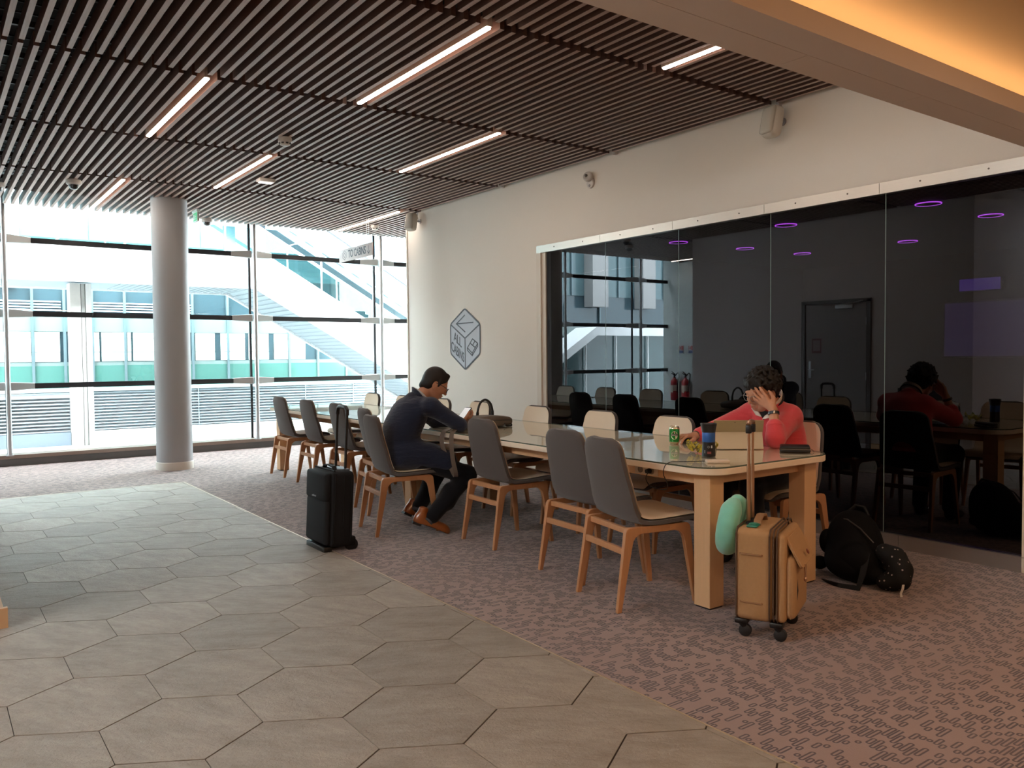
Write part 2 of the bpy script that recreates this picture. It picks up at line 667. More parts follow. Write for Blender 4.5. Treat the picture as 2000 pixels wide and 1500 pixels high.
box(bm, XW - .022, XW + .05, GY0 - .02, GYJ, GZ0 - .006, GZ0)
struct('baseboard_right', bm, STEEL)
bm = BM(); box(bm, XW - .02, XW + .05, GY0 - .04, GY0, 0, GZ1)
struct('trim_5', bm, TRIMW)
DGLASS = M_glass('tinted_glass', (.16, .15, .17), 1.5, 1.9, 0.0, (.92, .95, 1.0))
W = thing('window_4', None, None, (XW + .01, 0, 0)); W['kind'] = 'structure'
gs = [GY1, 5.784, 4.855, 3.914, 2.990, GY0]
for a, b in zip(gs[:-1], gs[1:]):
    bm = BM(); v = [bm.verts.new((0, y, z)) for y, z in ((b + .002, GZ0), (a - .002, GZ0), (a - .002, GZ1), (b + .002, GZ1))]
    bm.faces.new(v)
    obj('glass_pane', bm, DGLASS, W, smooth=False, fixn=False)
bm = BM()
for y in gs[1:-1]:
    box(bm, -.001, .008, y - .002, y + .002, GZ0, GZ1)
obj('glass_joint', bm, M('glass_edge', '#7f8f8c', .3), W)

# dark room behind the glass
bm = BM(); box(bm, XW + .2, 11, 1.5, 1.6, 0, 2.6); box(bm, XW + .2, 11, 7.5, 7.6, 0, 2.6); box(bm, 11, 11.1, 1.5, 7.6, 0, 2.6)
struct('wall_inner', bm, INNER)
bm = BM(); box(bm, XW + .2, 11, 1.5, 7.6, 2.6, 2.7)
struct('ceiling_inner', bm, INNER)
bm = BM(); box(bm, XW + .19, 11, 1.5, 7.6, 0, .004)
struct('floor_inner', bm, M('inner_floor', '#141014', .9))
RINGM = M_emit('purple_ring', (.62, .09, 1.0), 4.0)
names = {}
ring_lab = ['front row, nearest the window end', 'second row, nearest the window end', 'third row, nearest the window end', 'front row, middle', 'third row, middle', 'front row, nearest the beam end', 'second row, nearest the beam end']
for k, (rx, ry) in enumerate(((6.996, 6.388), (8.092, 6.321), (9.139, 6.245), (6.963, 4.945), (9.183, 4.897), (7.003, 3.558), (8.104, 3.535))):
    r = thing('ring_downlight', 'purple ring light behind the dark glass, ' + ring_lab[k], 'ceiling light', (rx, ry, 2.6), 0, 'purple ring lights behind the dark glass')
    bm = BM(); lathe(bm, [(.07, -.001), (.10, -.001), (.10, -.012), (.07, -.012), (.07, -.001)], 28)
    obj('rim', bm, M('ring_black', '#0c0a10', .4), r)
    bm = BM(); lathe(bm, [(.097, -.010), (.105, -.006), (.105, -.0145), (.097, -.0145), (.097, -.010)], 28)
    obj('glow_ring', bm, RINGM, r)
SCR = M_emit('dim_screen', (.11, .05, .32), .27, (.03, .03, .04))
s = thing('wall_screen', 'wide faint purple screen in the dark room behind the glass', 'screen', (10.2, 4.35, 1.65))
bm = BM(); rbox(bm, -.03, .03, -.62, .62, -.40, .28, .008); obj('casing', bm, M('screen_black', '#08080a', .4), s)
bm = BM(); box(bm, -.034, -.031, -.6, .6, -.38, .26); obj('display', bm, SCR, s)
s = thing('light_panel', 'small brighter purple panel above the wide screen behind the glass', 'screen', (10.2, 4.55, 2.12))
bm = BM(); rbox(bm, -.03, .03, -.24, .24, -.08, .08, .006); obj('casing', bm, M('screen_black', '#08080a', .4), s)
bm = BM(); box(bm, -.034, -.031, -.23, .23, -.07, .07); obj('display', bm, M_emit('panel_purple', (.16, .07, .55), .62, (.03, .03, .04)), s)

# ------------------------------------------------------------------ other walls
bm = BM(); box(bm, XW + .18, 8.2, 9.5, 9.67, 0, 3.6); box(bm, 8.0, 8.2, 9.67, 12, 0, 3.6)
struct('wall_corridor', bm, WALL)
bm = BM(); box(bm, -2.04, .28, 4.705, 9.15, 0, 3.55)
struct('wall_left', bm, WALLG)
bm = BM(); box(bm, -2.2, -2.04, 9.15, 12.0, 0, 3.6)
struct('wall_side', bm, M('pale_wall_paint', '#c9cfcd', .7))
bm = BM()
box(bm, .28, .296, 4.69, 6.0, 0, .095); box(bm, .28, .296, 7.07, 9.15, 0, .095); box(bm, -2.04, .31, 4.675, 4.705, 0, .105)
struct('baseboard_left', bm, M('skirting_wood', '#c79f78', .5))
bm = BM(); box(bm, -4.2, -2.04, 4.705, 4.9, 0, 3.5); box(bm, -4.2, -4, -5, 4.8, 0, 3.5); box(bm, -4.2, XW, -5.2, -5, 0, 3.5)
struct('wall_back', bm, M('warm_wall_paint', '#b39a80', .8))

# ------------------------------------------------------------------ bulkhead with cove, ceilings
BZ, BY0, BY1 = 2.5, 1.786, 2.077
bm = BM()
xj = [-4, -1.4, .4, 1.53, 2.86, 3.75, XW]
ym = BY0 + .5 * (BY1 - BY0)
for a, b in zip(xj[:-1], xj[1:]):
    box(bm, a + .0012, b - .0012, ym + .0012, BY1, BZ, BZ + .012)
box(bm, -4, XW, BY0, ym - .0012, BZ, BZ + .012)
box(bm, -4, XW, BY0, BY0 + .012, BZ + .0122, 2.583)
box(bm, -4, XW, BY1 - .06, BY1, BZ + .0122, 3.6)
box(bm, -4, XW, BY0 + .0122, BY1 - .0602, BZ + .0122, BZ + .02)
struct('ceiling_bulkhead', bm, SOFF)
bm = BM(); box(bm, -4, XW, -5, BY1 - .06, 2.72, 2.9)
struct('ceiling_near', bm, CEILP)
bm = BM(); box(bm, -3, 8.2, BY1, 12.1, 3.55, 3.65)
CE = struct('ceiling', bm, BLACK)
# slats, one panel per bay between the joints, with the dark runners above them
bays = [(2.09, 3.79), (3.855, 5.575), (5.64, 7.39), (7.455, 9.22), (9.285, 11.52)]
taken = {1: (27,), 0: (43,), 2: (14, 43), 3: (27,), 4: (16, 56)}
for b, (y0, y1) in enumerate(bays):
    bm = BM()
    k0, k1 = (-1, 58) if b < 4 else (-30, 91)
    for k in range(k0, k1 + 1):
        if k in taken.get(b, ()):
            continue
        xc = .4436 + .0825 * k
        if b < 4 and not (.31 < xc < 5.29):
            continue
        box(bm, xc - .0152, xc + .0152, y0, y1, ZS, ZS + .085)
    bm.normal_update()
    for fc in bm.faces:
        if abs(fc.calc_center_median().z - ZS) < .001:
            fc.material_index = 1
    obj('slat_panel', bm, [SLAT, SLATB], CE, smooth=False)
bm = BM()
for y in (2.6, 3.2, 3.815, 4.4, 5.0, 5.6, 6.2, 6.8, 7.42, 8.0, 8.6, 9.245, 9.8, 10.4, 11.0):
    box(bm, -2.0, 8.0, y - .012, y + .012, ZS + .086, ZS + .12)
    for q in range(3):
        box(bm, .3, 3.4, y - .2 + q * .17, y - .19 + q * .17, ZS + .15, ZS + .16)
obj('runner', bm, M('runner_black', '#221a18', .35, .5), CE)
bm = BM()
for y in (3.815, 5.6, 7.42):
    box(bm, XW - .05, XW - .01, y - .012, y + .012, ZS - .012, ZS + .06)
obj('end_bracket', bm, M('bracket_white', '#cfcac6', .5), CE)
# cove strip
cv = thing('cove_light', 'warm glowing light strip hidden in the cove of the bulkhead', 'light strip', (.6, 1.93, BZ + .02))
bm = BM(); box(bm, -4.5, 4.66, -.02, .02, 0, .012); obj('channel', bm, ALU, cv)
bm = BM(); box(bm, -4.5, 4.66, -.013, .013, .012, .018); obj('diffuser', bm, M_emit('cove_glow', (1.0, .74, .42), 15), cv)

# ------------------------------------------------------------------ window wall
WGL = M_glass('clear_glass', (.93, .97, .96), 1.45, 1.0)
posts = [-1.12, .855, 3.945, 5.97, 7.96]
edges = [-2.04] + posts
ledge = M('ledge_metal', '#8a7a70', .35, .7)
bm = BM(); box(bm, -2.04, 8.0, 11.81, 12.0, 0, .088)
struct('baseboard_window', bm, M('kerb_grey', '#5a5654', .6))
bm = BM()
xs = [-2.04, .855, 3.945, 5.97, 8.0]
for a, b in zip(xs[:-1], xs[1:]):
    box(bm, a + .001, b - .001, 11.80, 12.1, .09, .135)
struct('trim_6', bm, ledge)
bm = BM(); box(bm, -2.2, 8.2, 11.95, 12.15, 3.5, 3.7)
struct('trim_7', bm, DARKM)
for wi, (a, b) in enumerate(zip(edges[:-1], edges[1:])):
    w = bpy.data.objects.new('window_%d' % (wi + 1 if wi < 3 else wi + 2), None); link(w); w.location = (0, 12.0, 0); w['kind'] = 'structure'
    bm = BM(); v = [bm.verts.new((x, 0, z)) for x, z in ((a, .13), (b, .13), (b, 3.55), (a, 3.55))]; bm.faces.new(v)
    obj('glass_pane', bm, WGL, w, smooth=False, fixn=False)
    bm = BM(); tube(bm, [(b, -.25, .135), (b, -.25, 3.5)], .0285, 16); lathe(bm, [(.0, .135), (.045, .135), (.045, .15), (.03, .15)], 16, Matrix.Translation((b, -.25, 0)))
    obj('post', bm, ALU, w)
    bm = BM(); box(bm, b - .016, b + .016, -.012, .012, .13, 3.5)
    obj('glass_joint', bm, DARKM, w)
    for z in (2.825, 1.90, .99):
        xa = a + (.29 if wi else 0); xb = b - .29
        bm = BM(); box(bm, xa, xb, -.125, -.075, z - .033, z + .033)
        obj('transom', bm, DARKM, w)
        for sx, base in (((1, a),) if wi else ()) + ((-1, b),):
            bm = BM()
            sec = [(.035, .052, .045), (.30, .036, .026)]
            rings = []
            for dx, hz, hy in sec:
                rings.append([bm.verts.new((base + sx * dx, -.10 - (.06 if dx < .1 else 0) + ay * hy, z + az * hz)) for ay, az in ((-1, -1), (1, -1), (1, 1), (-1, 1))])
            for q in range(4):
                bm.faces.new((rings[0][q], rings[0][(q + 1) % 4], rings[1][(q + 1) % 4], rings[1][q]))
            bm.faces.new(rings[0]); bm.faces.new(rings[1])
            box(bm, base + sx * .028 - .008, base + sx * .028 + .008, -.21, -.10, z - .05, z + .05)
            obj('clamp_arm', bm, M('cast_aluminium', '#b9bcbc', .4, .6), w, bevel=.004)

# ------------------------------------------------------------------ column
c = thing('round_column', 'round light grey column on a white collar near the window wall', 'column', (2.43, 10.25, 0))
bm = BM(); lathe(bm, [(0, .09), (.203, .09), (.203, 3.4), (0, 3.4)], 64); obj('shaft', bm, M('column_grey', '#a5a6a8', .55, var=.03, vscale=4, bump=.03, bscale=60), c)
bm = BM(); lathe(bm, [(0, 0), (.211, 0), (.211, .09), (.207, .095), (.2, .095)], 64); obj('base_collar', bm, M('collar_white', '#e3ddd4', .5), c)
# ------------------------------------------------------------------ strip lights between the slats
STRIP = M_emit('strip_glow', (1.0, .82, .68), 42)
LBODY = M('strip_housing', '#c9b8aa', .5)
def strip_light(x, y0, y1, lab):
    L = (y1 - y0)
    t = thing('strip_light', lab, 'ceiling light', (x, y0, ZS), 0, 'strip lights between the ceiling slats')
    bm = BM(); rbox(bm, -.019, .019, 0, L, 0, .075, .006, 2); obj('housing', bm, LBODY, t)
    bm = BM(); prism(bm, rrect(-.017, .017, .006, L - .006, .016, 5), -.006, .002); obj('diffuser', bm, STRIP, t)
bx = lambda k: .4436 + .0825 * k
strip_light(bx(14), 5.63, 7.40, 'lit strip light in the slats left of the middle, running towards the round column')
strip_light(bx(27), 3.86, 5.585, 'longest-looking lit strip light in the slats at the top middle')
strip_light(bx(43), 5.63, 7.40, 'lit strip light in the slats close to the white wall above the cube sign')
strip_light(bx(16), 9.30, 11.40, 'lit strip light running to the window left of the round column')
strip_light(bx(27), 7.45, 9.225, 'lit strip light in the slats just right of the round column top')
strip_light(bx(43), 2.15, 3.78, 'lit strip light partly hidden by the bulkhead at the upper right')
strip_light(bx(56), 9.42, 11.45, 'lit strip light above the hanging sign by the end of the white wall')
strip_light(-1.75, 9.5, 11.5, 'lit strip light left of the grey wall, seen mirrored in the dark glass')
# ------------------------------------------------------------------ chairs
FELT = M('grey_felt', '#57514f', .95, var=.10, vscale=180, bump=.25, bscale=500, spec=.2, sheen=.2)
LEATH = M('cream_leather', '#e3d0b8', .5, var=.03, vscale=12, bump=.05, bscale=300)
OAK = M('chair_wood', '#b5825a', .45, var=.14, vscale=9, stretch=(9, 9, .8), bump=.04, bscale=120)

def profile(n=40):
    """side line of the chair shell: (x, z, arc length) from the top of the back to the front of the seat"""
    ctl = [(.020, .885), (.030, .80), (.052, .70), (.078, .60), (.095, .53), (.118, .478), (.165, .452), (.23, .446), (.32, .450), (.42, .456), (.49, .455), (.520, .444), (.532, .425)]
    P = []
    m = len(ctl)
    for i in range(m - 1):
        p0, p1, p2, p3 = ctl[max(i - 1, 0)], ctl[i], ctl[i + 1], ctl[min(i + 2, m - 1)]
        for q in range(5):
            t = q / 5
            P.append(tuple(.5 * (2 * b + (c - a) * t + (2 * a - 5 * b + 4 * c - d) * t * t + (-a + 3 * b - 3 * c + d) * t ** 3) for a, b, c, d in zip(p0, p1, p2, p3)))
    P.append(ctl[-1])
    s = [0]
    for a, b in zip(P[:-1], P[1:]):
        s.append(s[-1] + math.dist(a, b))
    return P, s

def halfwidth(s, tot, inset=0.0):
    # the back narrows towards the top; the seat is widest in front
    t = s / tot
    if t < .42:
        w = .172 + (.212 - .172) * (t / .42) ** .8
    else:
        w = .212 + .016 * min(1, (t - .42) / .35)
    r = .075
    if s < r:
        w -= r - math.sqrt(max(0, r * r - (r - s) ** 2))
    r2 = .05
    if tot - s < r2:
        w -= r2 - math.sqrt(max(0, r2 * r2 - (r2 - (tot - s)) ** 2))
    return w - inset

def shell(t0, t1, inset=0.0, s_in=0.0):
    P, S = profile()
    tot = S[-1]
    bm = BM()
    nj = 12
    A, B = [], []
    for i, ((x, z), s) in enumerate(zip(P, S)):
        if s < s_in or tot - s < s_in:
            continue
        a, b = P[max(i - 1, 0)], P[min(i + 1, len(P) - 1)]
        tx, tz = b[0] - a[0], b[1] - a[1]
        l = math.hypot(tx, tz)
        nx, nz = -tz / l, tx / l          # towards the sitter
        if nx < 0 and nz < 0:
            nx, nz = -nx, -nz
        hw = halfwidth(s - s_in * .6, tot - s_in * .6, inset)
        ra, rb = [], []
        for j in range(nj + 1):
            u = -1 + 2 * j / nj
            curve = .016 * u * u * (1 if s < tot * .5 else .4)
            edge = .006 * (abs(u) ** 8)
            ra.append(bm.verts.new((x + nx * (t1 + curve - edge), u * hw, z + nz * (t1 + curve - edge))))
            rb.append(bm.verts.new((x + nx * (t0 + curve + edge), u * hw, z + nz * (t0 + curve + edge))))
        A.append(ra); B.append(rb)
    for G, fl in ((A, False), (B, True)):
        for r0, r1 in zip(G[:-1], G[1:]):
            for j in range(nj):
                f = (r0[j], r0[j + 1], r1[j + 1], r1[j])
                bm.faces.new(f[::-1] if fl else f)
    for j in (0, nj):
        for i in range(len(A) - 1):
            bm.faces.new((A[i][j], A[i + 1][j], B[i + 1][j], B[i][j]))
    for i in (0, len(A) - 1):
        for j in range(nj):
            bm.faces.new((A[i][j], A[i][j + 1], B[i][j + 1], B[i][j]))
    return bm

def leg_poly(front):
    """side outline of one leg with its rounded shoulder running into the side rail"""
    if not front:
        xb, xt = 0.0, .062
        sgn = 1
    else:
        xb, xt = .478, .432
        sgn = -1
    wb, zt = .026, .432
    out = [(xb - sgn * wb / 2, 0)]
    # outer edge up to a rounded shoulder
    for k in range(5):
        a = PI - (PI / 2) * k / 4
        out.append((xt + sgn * (.012 + .03 * math.cos(a)), zt - .03 + .03 * math.sin(a)))
    out.append((xt + sgn * .115, zt))
    out.append((xt + sgn * .115, zt - .036))
    for k in range(5):
        a = PI / 2 + (PI / 2 * .93) * k / 4
        out.append((xt + sgn * (.085 + .062 * math.cos(a)), zt - .098 + .062 * math.sin(a)))
    out.append((xb + sgn * wb / 2, 0))
    return out

def make_chair():
    t = thing('meeting_chair', 'x', 'chair')
    obj('seat_shell', shell(-.022, .010), FELT, t, angle=60)
    o = obj('cushion', shell(.009, .020, .004, .003), LEATH, t, angle=60)
    o['label'] = 'cream leather face of back and seat'
    for front in (0, 1):
        for s in (-1, 1):
            bm = BM()
            poly = leg_poly(front)
            prism(bm, poly, -.014, .014)
            for v in bm.verts:
                x, z, y = v.co.x, v.co.y, v.co.z
                splay = (.02 if front else .012) * (1 - z / .432)
                v.co = Vector((x, s * (.198 + splay) + y * (1.0 if z > .3 else .82), z))
            obj('leg', bm, OAK, t, bevel=.003)
    for s in (-1, 1):
        bm = BM(); box(bm, .17, .325, s * .198 - .0138, s * .198 + .0138, .3965, .4315)
        obj('side_rail', bm, OAK, t)
    bm = BM(); box(bm, .066, .09, -.19, .19, .395, .425); obj('rear_rail', bm, OAK, t, bevel=.002)
    bm = BM(); box(bm, .40, .425, -.19, .19, .395, .43); obj('front_rail', bm, OAK, t, bevel=.002)
    bm = BM(); box(bm, .035, .055, -.188, .188, .292, .325); obj('stretcher', bm, OAK, t, bevel=.002)
    return t

CH0 = make_chair()
CUSED = []
def chair(x, y, deg, lab, group):
    o = CH0 if not CUSED else copy_tree(CH0)
    CUSED.append(o)
    o.location = (x, y, 0)
    o.rotation_euler = (0, 0, math.radians(deg))
    o['label'] = lab
    o['group'] = group
gl, gr = 'chairs on the aisle side of the long table', 'chairs on the wall side of the long table'
chair(2.902, 3.228, -11.6, 'grey chair nearest the camera, beside the beige suitcase, cream seat showing', gl)
chair(3.052, 3.724, -3, 'grey chair overlapped by the nearest chair, second from the table end', gl)
chair(3.133, 4.73, -2.3, 'grey chair with the taupe bag strap hanging just behind it', gl)
chair(2.702, 5.587, -9, 'grey chair pulled out, the man in the navy suit sits on it', gl)
chair(3.017, 6.363, -10, 'grey chair half hidden behind the seated man\'s chair', gl)
chair(3.16, 7.25, -2, 'grey chair seen through the raised handle of the black suitcase', gl)
chair(3.185, 8.065, -1, 'grey chair second from the window end on the aisle side', gl)
chair(3.195, 8.882, 0, 'grey chair nearest the window on the aisle side', gl)
chair(4.70, 3.20, 176, 'cream-faced chair the person in the coral sweater sits on', gr)
chair(4.38, 4.0, 180, 'cream-faced chair directly behind the green beer can', gr)
chair(4.385, 4.78, 180, 'cream-faced chair on the wall side, second behind the beer can', gr)
chair(4.385, 5.60, 179, 'cream-faced chair in front of the corner of the dark glass', gr)
chair(4.40, 6.52, 178, 'cream-faced chair behind the handle of the taupe briefcase', gr)
chair(4.41, 7.27, 180, 'cream-faced chair just visible past the chin of the seated man', gr)
chair(4.43, 8.10, 180, 'cream-faced chair hidden behind the seated man, second from the window end', gr)
chair(4.44, 8.92, 180, 'cream-faced chair nearest the window on the wall side', gr)

# ------------------------------------------------------------------ the long table (turned about 0.9 degree)
LAM = M('table_laminate', '#ecdac4', .5, var=.05, vscale=5, stretch=(8, .6, 8))
LEGW = M('table_leg_wood', '#d3ab82', .55, var=.07, vscale=6, stretch=(12, 12, 1))
TG = M_glass('table_glass', (.93, .97, .94), 1.5, 1.3)
T = thing('conference_table', 'long cream table with a glass top, chairs along both sides', 'table', (3.17, 2.69, 0), math.radians(-.85))
TL, TW, TZ = 6.75, 1.085, .75
bm = BM(); prism(bm, rrect(0, TW, 0, TL, .16, 8), TZ - .042, TZ - .008)
obj('tabletop', bm, LAM, T, bevel=.004)
bm = BM(); v = [bm.verts.new((x, y, TZ)) for x, y in rrect(.004, TW - .004, .004, TL - .004, .157, 10)]; bm.faces.new(v)
o = obj('glass_top', bm, TG, T, smooth=False, fixn=False)
o['label'] = 'clear glass sheet laid over the top'
bm = BM()
stroke(bm, rrect(.004, TW - .004, .004, TL - .004, .157, 10), .003, TZ - .0075, TZ - .0003, closed=True)
obj('glass_edge', bm, M('green_glass_edge', '#4d5a4c', .2), T)
bm = BM()
ai = .118
for x in (ai, TW - ai):
    box(bm, x - .01, x + .01, .13, TL - .13, TZ - .105, TZ - .042)
for y in (.13, TL / 3, TL * 2 / 3, TL - .13):
    box(bm, ai - .01, TW - ai + .01, y - .01, y + .01, TZ - .105, TZ - .042)
obj('apron', bm, LEGW, T)
for ly in (.075, 3.33, 6.55):
    for lx in (.088, TW - .088 - .108):
        bm = BM(); box(bm, lx, lx + .108, ly, ly + .108, .008, TZ - .042)
        obj('leg', bm, LEGW, T, bevel=.003)
        bm = BM(); box(bm, lx + .006, lx + .102, ly + .006, ly + .102, 0, .008)
        obj('foot', bm, DARKM, bpy.data.objects[T.children[-1].name])
bm = BM(); rbox(bm, ai - .016, ai - .010, .46, .64, TZ - .1, TZ - .047, .002)
sk = obj('socket_plate', bm, M('socket_white', '#cdbfae', .4), T)
for k in (.505, .595):
    bm = BM(); lathe(bm, [(0, 0), (.019, 0), (.019, .003), (.016, .003), (.016, .001), (0, .001)], 20, Matrix.Translation((ai - .016, k, TZ - .074)) @ Matrix.Rotation(-PI / 2, 4, 'Y'))
    obj('socket', bm, M('socket_grey', '#8b7f74', .5), sk)
TT = .7505   # top of the glass on the table
# ------------------------------------------------------------------ black cabin case
NYL = M('black_nylon', '#131316', .8, bump=.3, bscale=420, spec=.3)
NYL2 = M('black_nylon_dark', '#0b0b0d', .7, bump=.2, bscale=300, spec=.3)
BPL = M('black_plastic', '#0d0d0f', .4)
c = thing('suitcase', 'black soft two-wheeled cabin suitcase with raised handle on the carpet edge', 'suitcase', (2.16, 5.12, 0))
c.rotation_euler = (0, math.radians(3.0), 0)
bm = BM(); rbox(bm, .03, .20, 0, .375, .035, .555, .035, 4); obj('body', bm, NYL, c)
bm = BM(); rbox(bm, -.004, .04, .012, .363, .05, .36, .025, 3); obj('lower_pocket', bm, NYL, c)
bm = BM(); rbox(bm, -.012, .04, .014, .361, .345, .545, .025, 3); obj('upper_pocket', bm, NYL, c)
bm = BM(); tube(bm, [(.055, .0, .07), (.055, -.003, .3), (.055, 0, .54)], .005, 8); tube(bm, [(.175, .0, .07), (.175, -.003, .3), (.175, 0, .54)], .005, 8); tube(bm, [(.055, .02, .557), (.055, .355, .557)], .005, 8); tube(bm, [(.12, -.002, .08), (.12, -.004, .3), (.12, -.002, .52)], .0035, 6)
obj('piping', bm, NYL2, c)
bm = BM(); strip(bm, [(.09, .10, .555), (.09, .12, .575), (.09, .19, .583), (.09, .26, .575), (.09, .28, .555)], .03, .008, (1, 0, 0)); obj('top_handle', bm, NYL2, c)
bm = BM(); rbox(bm, .10, .19, .07, .31, .55, .562, .006, 2); obj('handle_plate', bm, M('dark_grey_plastic', '#2a2a2e', .4), c)
for y in (.11, .27):
    bm = BM(); tube(bm, [(.172, y, .5), (.172, y, .965)], .0095, 10); obj('handle_rod', bm, BPL, c)
bm = BM(); tube(bm, [(.172, .11, .93), (.172, .112, .965), (.172, .135, .985), (.172, .19, .988), (.172, .245, .985), (.172, .268, .965), (.172, .27, .93)], .0145, 10); obj('handle_grip', bm, BPL, c)
for y in (.045, .33):
    bm = BM(); lathe(bm, [(0, -.022), (.03, -.022), (.043, -.016), (.043, .016), (.03, .022), (0, .022)], 24, Matrix.Translation((.205, y, .044)) @ Matrix.Rotation(PI / 2, 4, 'X'))
    w = obj('wheel', bm, BPL, c)
    bm = BM(); rbox(bm, .14, .225, y - .036, y + .036, .035, .105, .014, 3); obj('wheel_housing', bm, NYL2, c)
bm = BM(); rbox(bm, .0, .06, .03, .345, .0, .04, .008, 2); obj('foot_bar', bm, BPL, c)
bm = BM()
for q in range(7):
    box(bm, -.0145, -.0125, .165 + q * .010, .172 + q * .010, .368, .368 + (.012 if q in (0, 3, 4) else .008))
obj('badge', bm, M('badge_silver', '#b9bcc2', .3, .8), c, smooth=False)

# ------------------------------------------------------------------ beige four-wheeled case
BG = M('beige_canvas', '#a8845e', .85, var=.09, vscale=60, bump=.4, bscale=600, spec=.25)
BG2 = M('beige_trim', '#8e6a48', .7, bump=.2, bscale=300)
ZIP = M('zip_brown', '#4f3b2b', .6)
CHAM = M('champagne_metal', '#b48f72', .3, .8)
c = thing('suitcase', 'beige soft four-wheeled cabin suitcase with raised handle in front of the table leg', 'suitcase', (3.045, 2.44, 0), math.atan2(-.907, .42))
# local x: from the back (handle) to the front pockets; local y: across, away from the camera
bm = BM(); rbox(bm, 0, .175, 0, .36, .085, .515, .032, 4); obj('body', bm, BG, c)
bm = BM(); rbox(bm, .185, .235, .004, .356, .09, .50, .024, 4); obj('expander', bm, BG, c)
bm = BM()
for x in (.012, .163, .18, .196):
    tube(bm, [(x, .03, .083), (x, -.0015, .11), (x, -.0015, .49), (x, .03, .5165), (x, .33, .5165), (x, .3615, .49), (x, .3615, .11)], .0042, 6)
obj('zip', bm, ZIP, c)
bm = BM(); rbox(bm, .222, .275, .02, .34, .105, .40, .03, 4); obj('front_pocket', bm, BG, c)
bm = BM(); tube(bm, [(.262, .05, .12), (.274, .06, .24), (.262, .065, .37)], .006, 8); obj('pocket_zip', bm, M('zip_dark', '#1f1712', .6), c)
bm = BM()
prism(bm, rrect(.03, .33, 0, .15, .02, 4), 0, .014, Matrix.Translation((.236, 0, .485)) @ Matrix.Rotation(math.radians(-118), 4, 'Y') @ Matrix(((0, -1, 0, 0), (1, 0, 0, 0), (0, 0, 1, 0), (0, 0, 0, 1))))
o = obj('pocket_flap', bm, BG, c, bevel=.003)
bm = BM(); lathe(bm, [(0, 0), (.012, 0), (.012, .004), (0, .005)], 14, Matrix.Translation((.300, .17, .40)) @ Matrix.Rotation(math.radians(62), 4, 'Y')); obj('emblem', bm, M('emblem_red', '#7a3a28', .4), c)
bm = BM(); tube(bm, [(.303, .08, .36), (.308, .075, .33), (.307, .08, .30)], .005, 6); ball(bm, (.307, .08, .292), (.008, .008, .012), 8); obj('zip_pull', bm, CHAM, c)
for z in (.40, .175):
    bm = BM(); tube(bm, [(.03, .002, z), (.034, -.006, z), (.125, -.006, z - .002), (.13, .002, z - .002)], .0045, 8); obj('side_bumper', bm, BG2, c)
bm = BM(); strip(bm, [(.085, .10, .51), (.085, .115, .535), (.085, .17, .552), (.085, .235, .545), (.085, .26, .513)], .034, .010, (1, 0, 0)); obj('top_handle', bm, BG2, c)
bm = BM(); rbox(bm, .03, .075, .10, .26, .512, .527, .005, 2); obj('handle_socket', bm, NYL2, c)
for y in (.145, .225):
    bm = BM(); tube(bm, [(.035, y, .49), (.035, y, .79)], .0095, 10); tube(bm, [(.035, y, .78), (.035, y, .965)], .0072, 10); obj('handle_rod', bm, CHAM, c)
bm = BM()
for y in (.145, .225):
    rbox(bm, .022, .048, y - .012, y + .012, .945, .985, .004, 2)
o = obj('handle_joint', bm, BPL, c)
bm = BM(); tube(bm, [(.035, .138, .985), (.035, .15, .995), (.035, .185, .998), (.035, .22, .995), (.035, .232, .985)], .0125, 10); obj('handle_grip', bm, M('grip_rose_metal', '#a17d66', .35, .6), c)
for x, y in ((.03, .04), (.19, .04), (.03, .32), (.19, .32)):
    bm = BM(); rbox(bm, x - .03, x + .03, y - .03, y + .03, .062, .09, .008, 2); tube(bm, [(x, y, .07), (x + .012, y, .045)], [.022, .016], 10); h = obj('wheel_fork', bm, BPL, c)
    bm = BM(); lathe(bm, [(0, -.014), (.018, -.014), (.029, -.01), (.029, .01), (.018, .014), (0, .014)], 20, Matrix.Translation((x + .015, y, .029)) @ Matrix.Rotation(PI / 2, 4, 'X')); obj('wheel', bm, M('wheel_rubber', '#111113', .5), c)
bm = BM(); rbox(bm, .05, .10, .03, .125, .517, .525, .004, 2); ball(bm, (.075, .075, .527), (.022, .03, .003), 8); o = obj('luggage_tag', bm, M('teal_tag', '#1c7f6c', .4), c); o['label'] = 'teal luggage tag'

# mint neck pillow hooked over the handle behind the case
MINT = M('mint_plush', '#7fc7b4', .95, var=.06, vscale=30, bump=.25, bscale=250, sheen=.5, spec=.2)
nb = Body()
ang = math.atan2(-.907, .42)
fx, fy = math.cos(ang), math.sin(ang)          # local x (forward)
sx, sy = -fy, fx                                # local y
def bl(x, y, z):
    return (3.045 + fx * x + sx * y, 2.44 + fy * x + sy * y, z)
pts = []
for k in range(15):
    a = math.radians(-62 + 304 * k / 14)
    pts.append(bl(-.058 - .012 * math.cos(a * 1), .20 - .105 * math.sin(a) * .9 , .51 + .115 * math.cos(a + PI) * -1))
pts = [bl(-.054 - .02 * math.sin(math.radians(q)), .185 + .088 * math.cos(math.radians(q)), .50 - .088 * math.sin(math.radians(q)) * 1.25) for q in range(-65, 246, 22)]
nb.chain(pts, [.036] + [.046] * (len(pts) - 2) + [.036], k=.03)
np0 = bl(-.06, .18, .36)
p = soft('neck_pillow', nb, .007, MINT, None, np0, relax=2)
tag(p, 'mint green plush neck pillow hanging behind the beige suitcase', 'pillow')

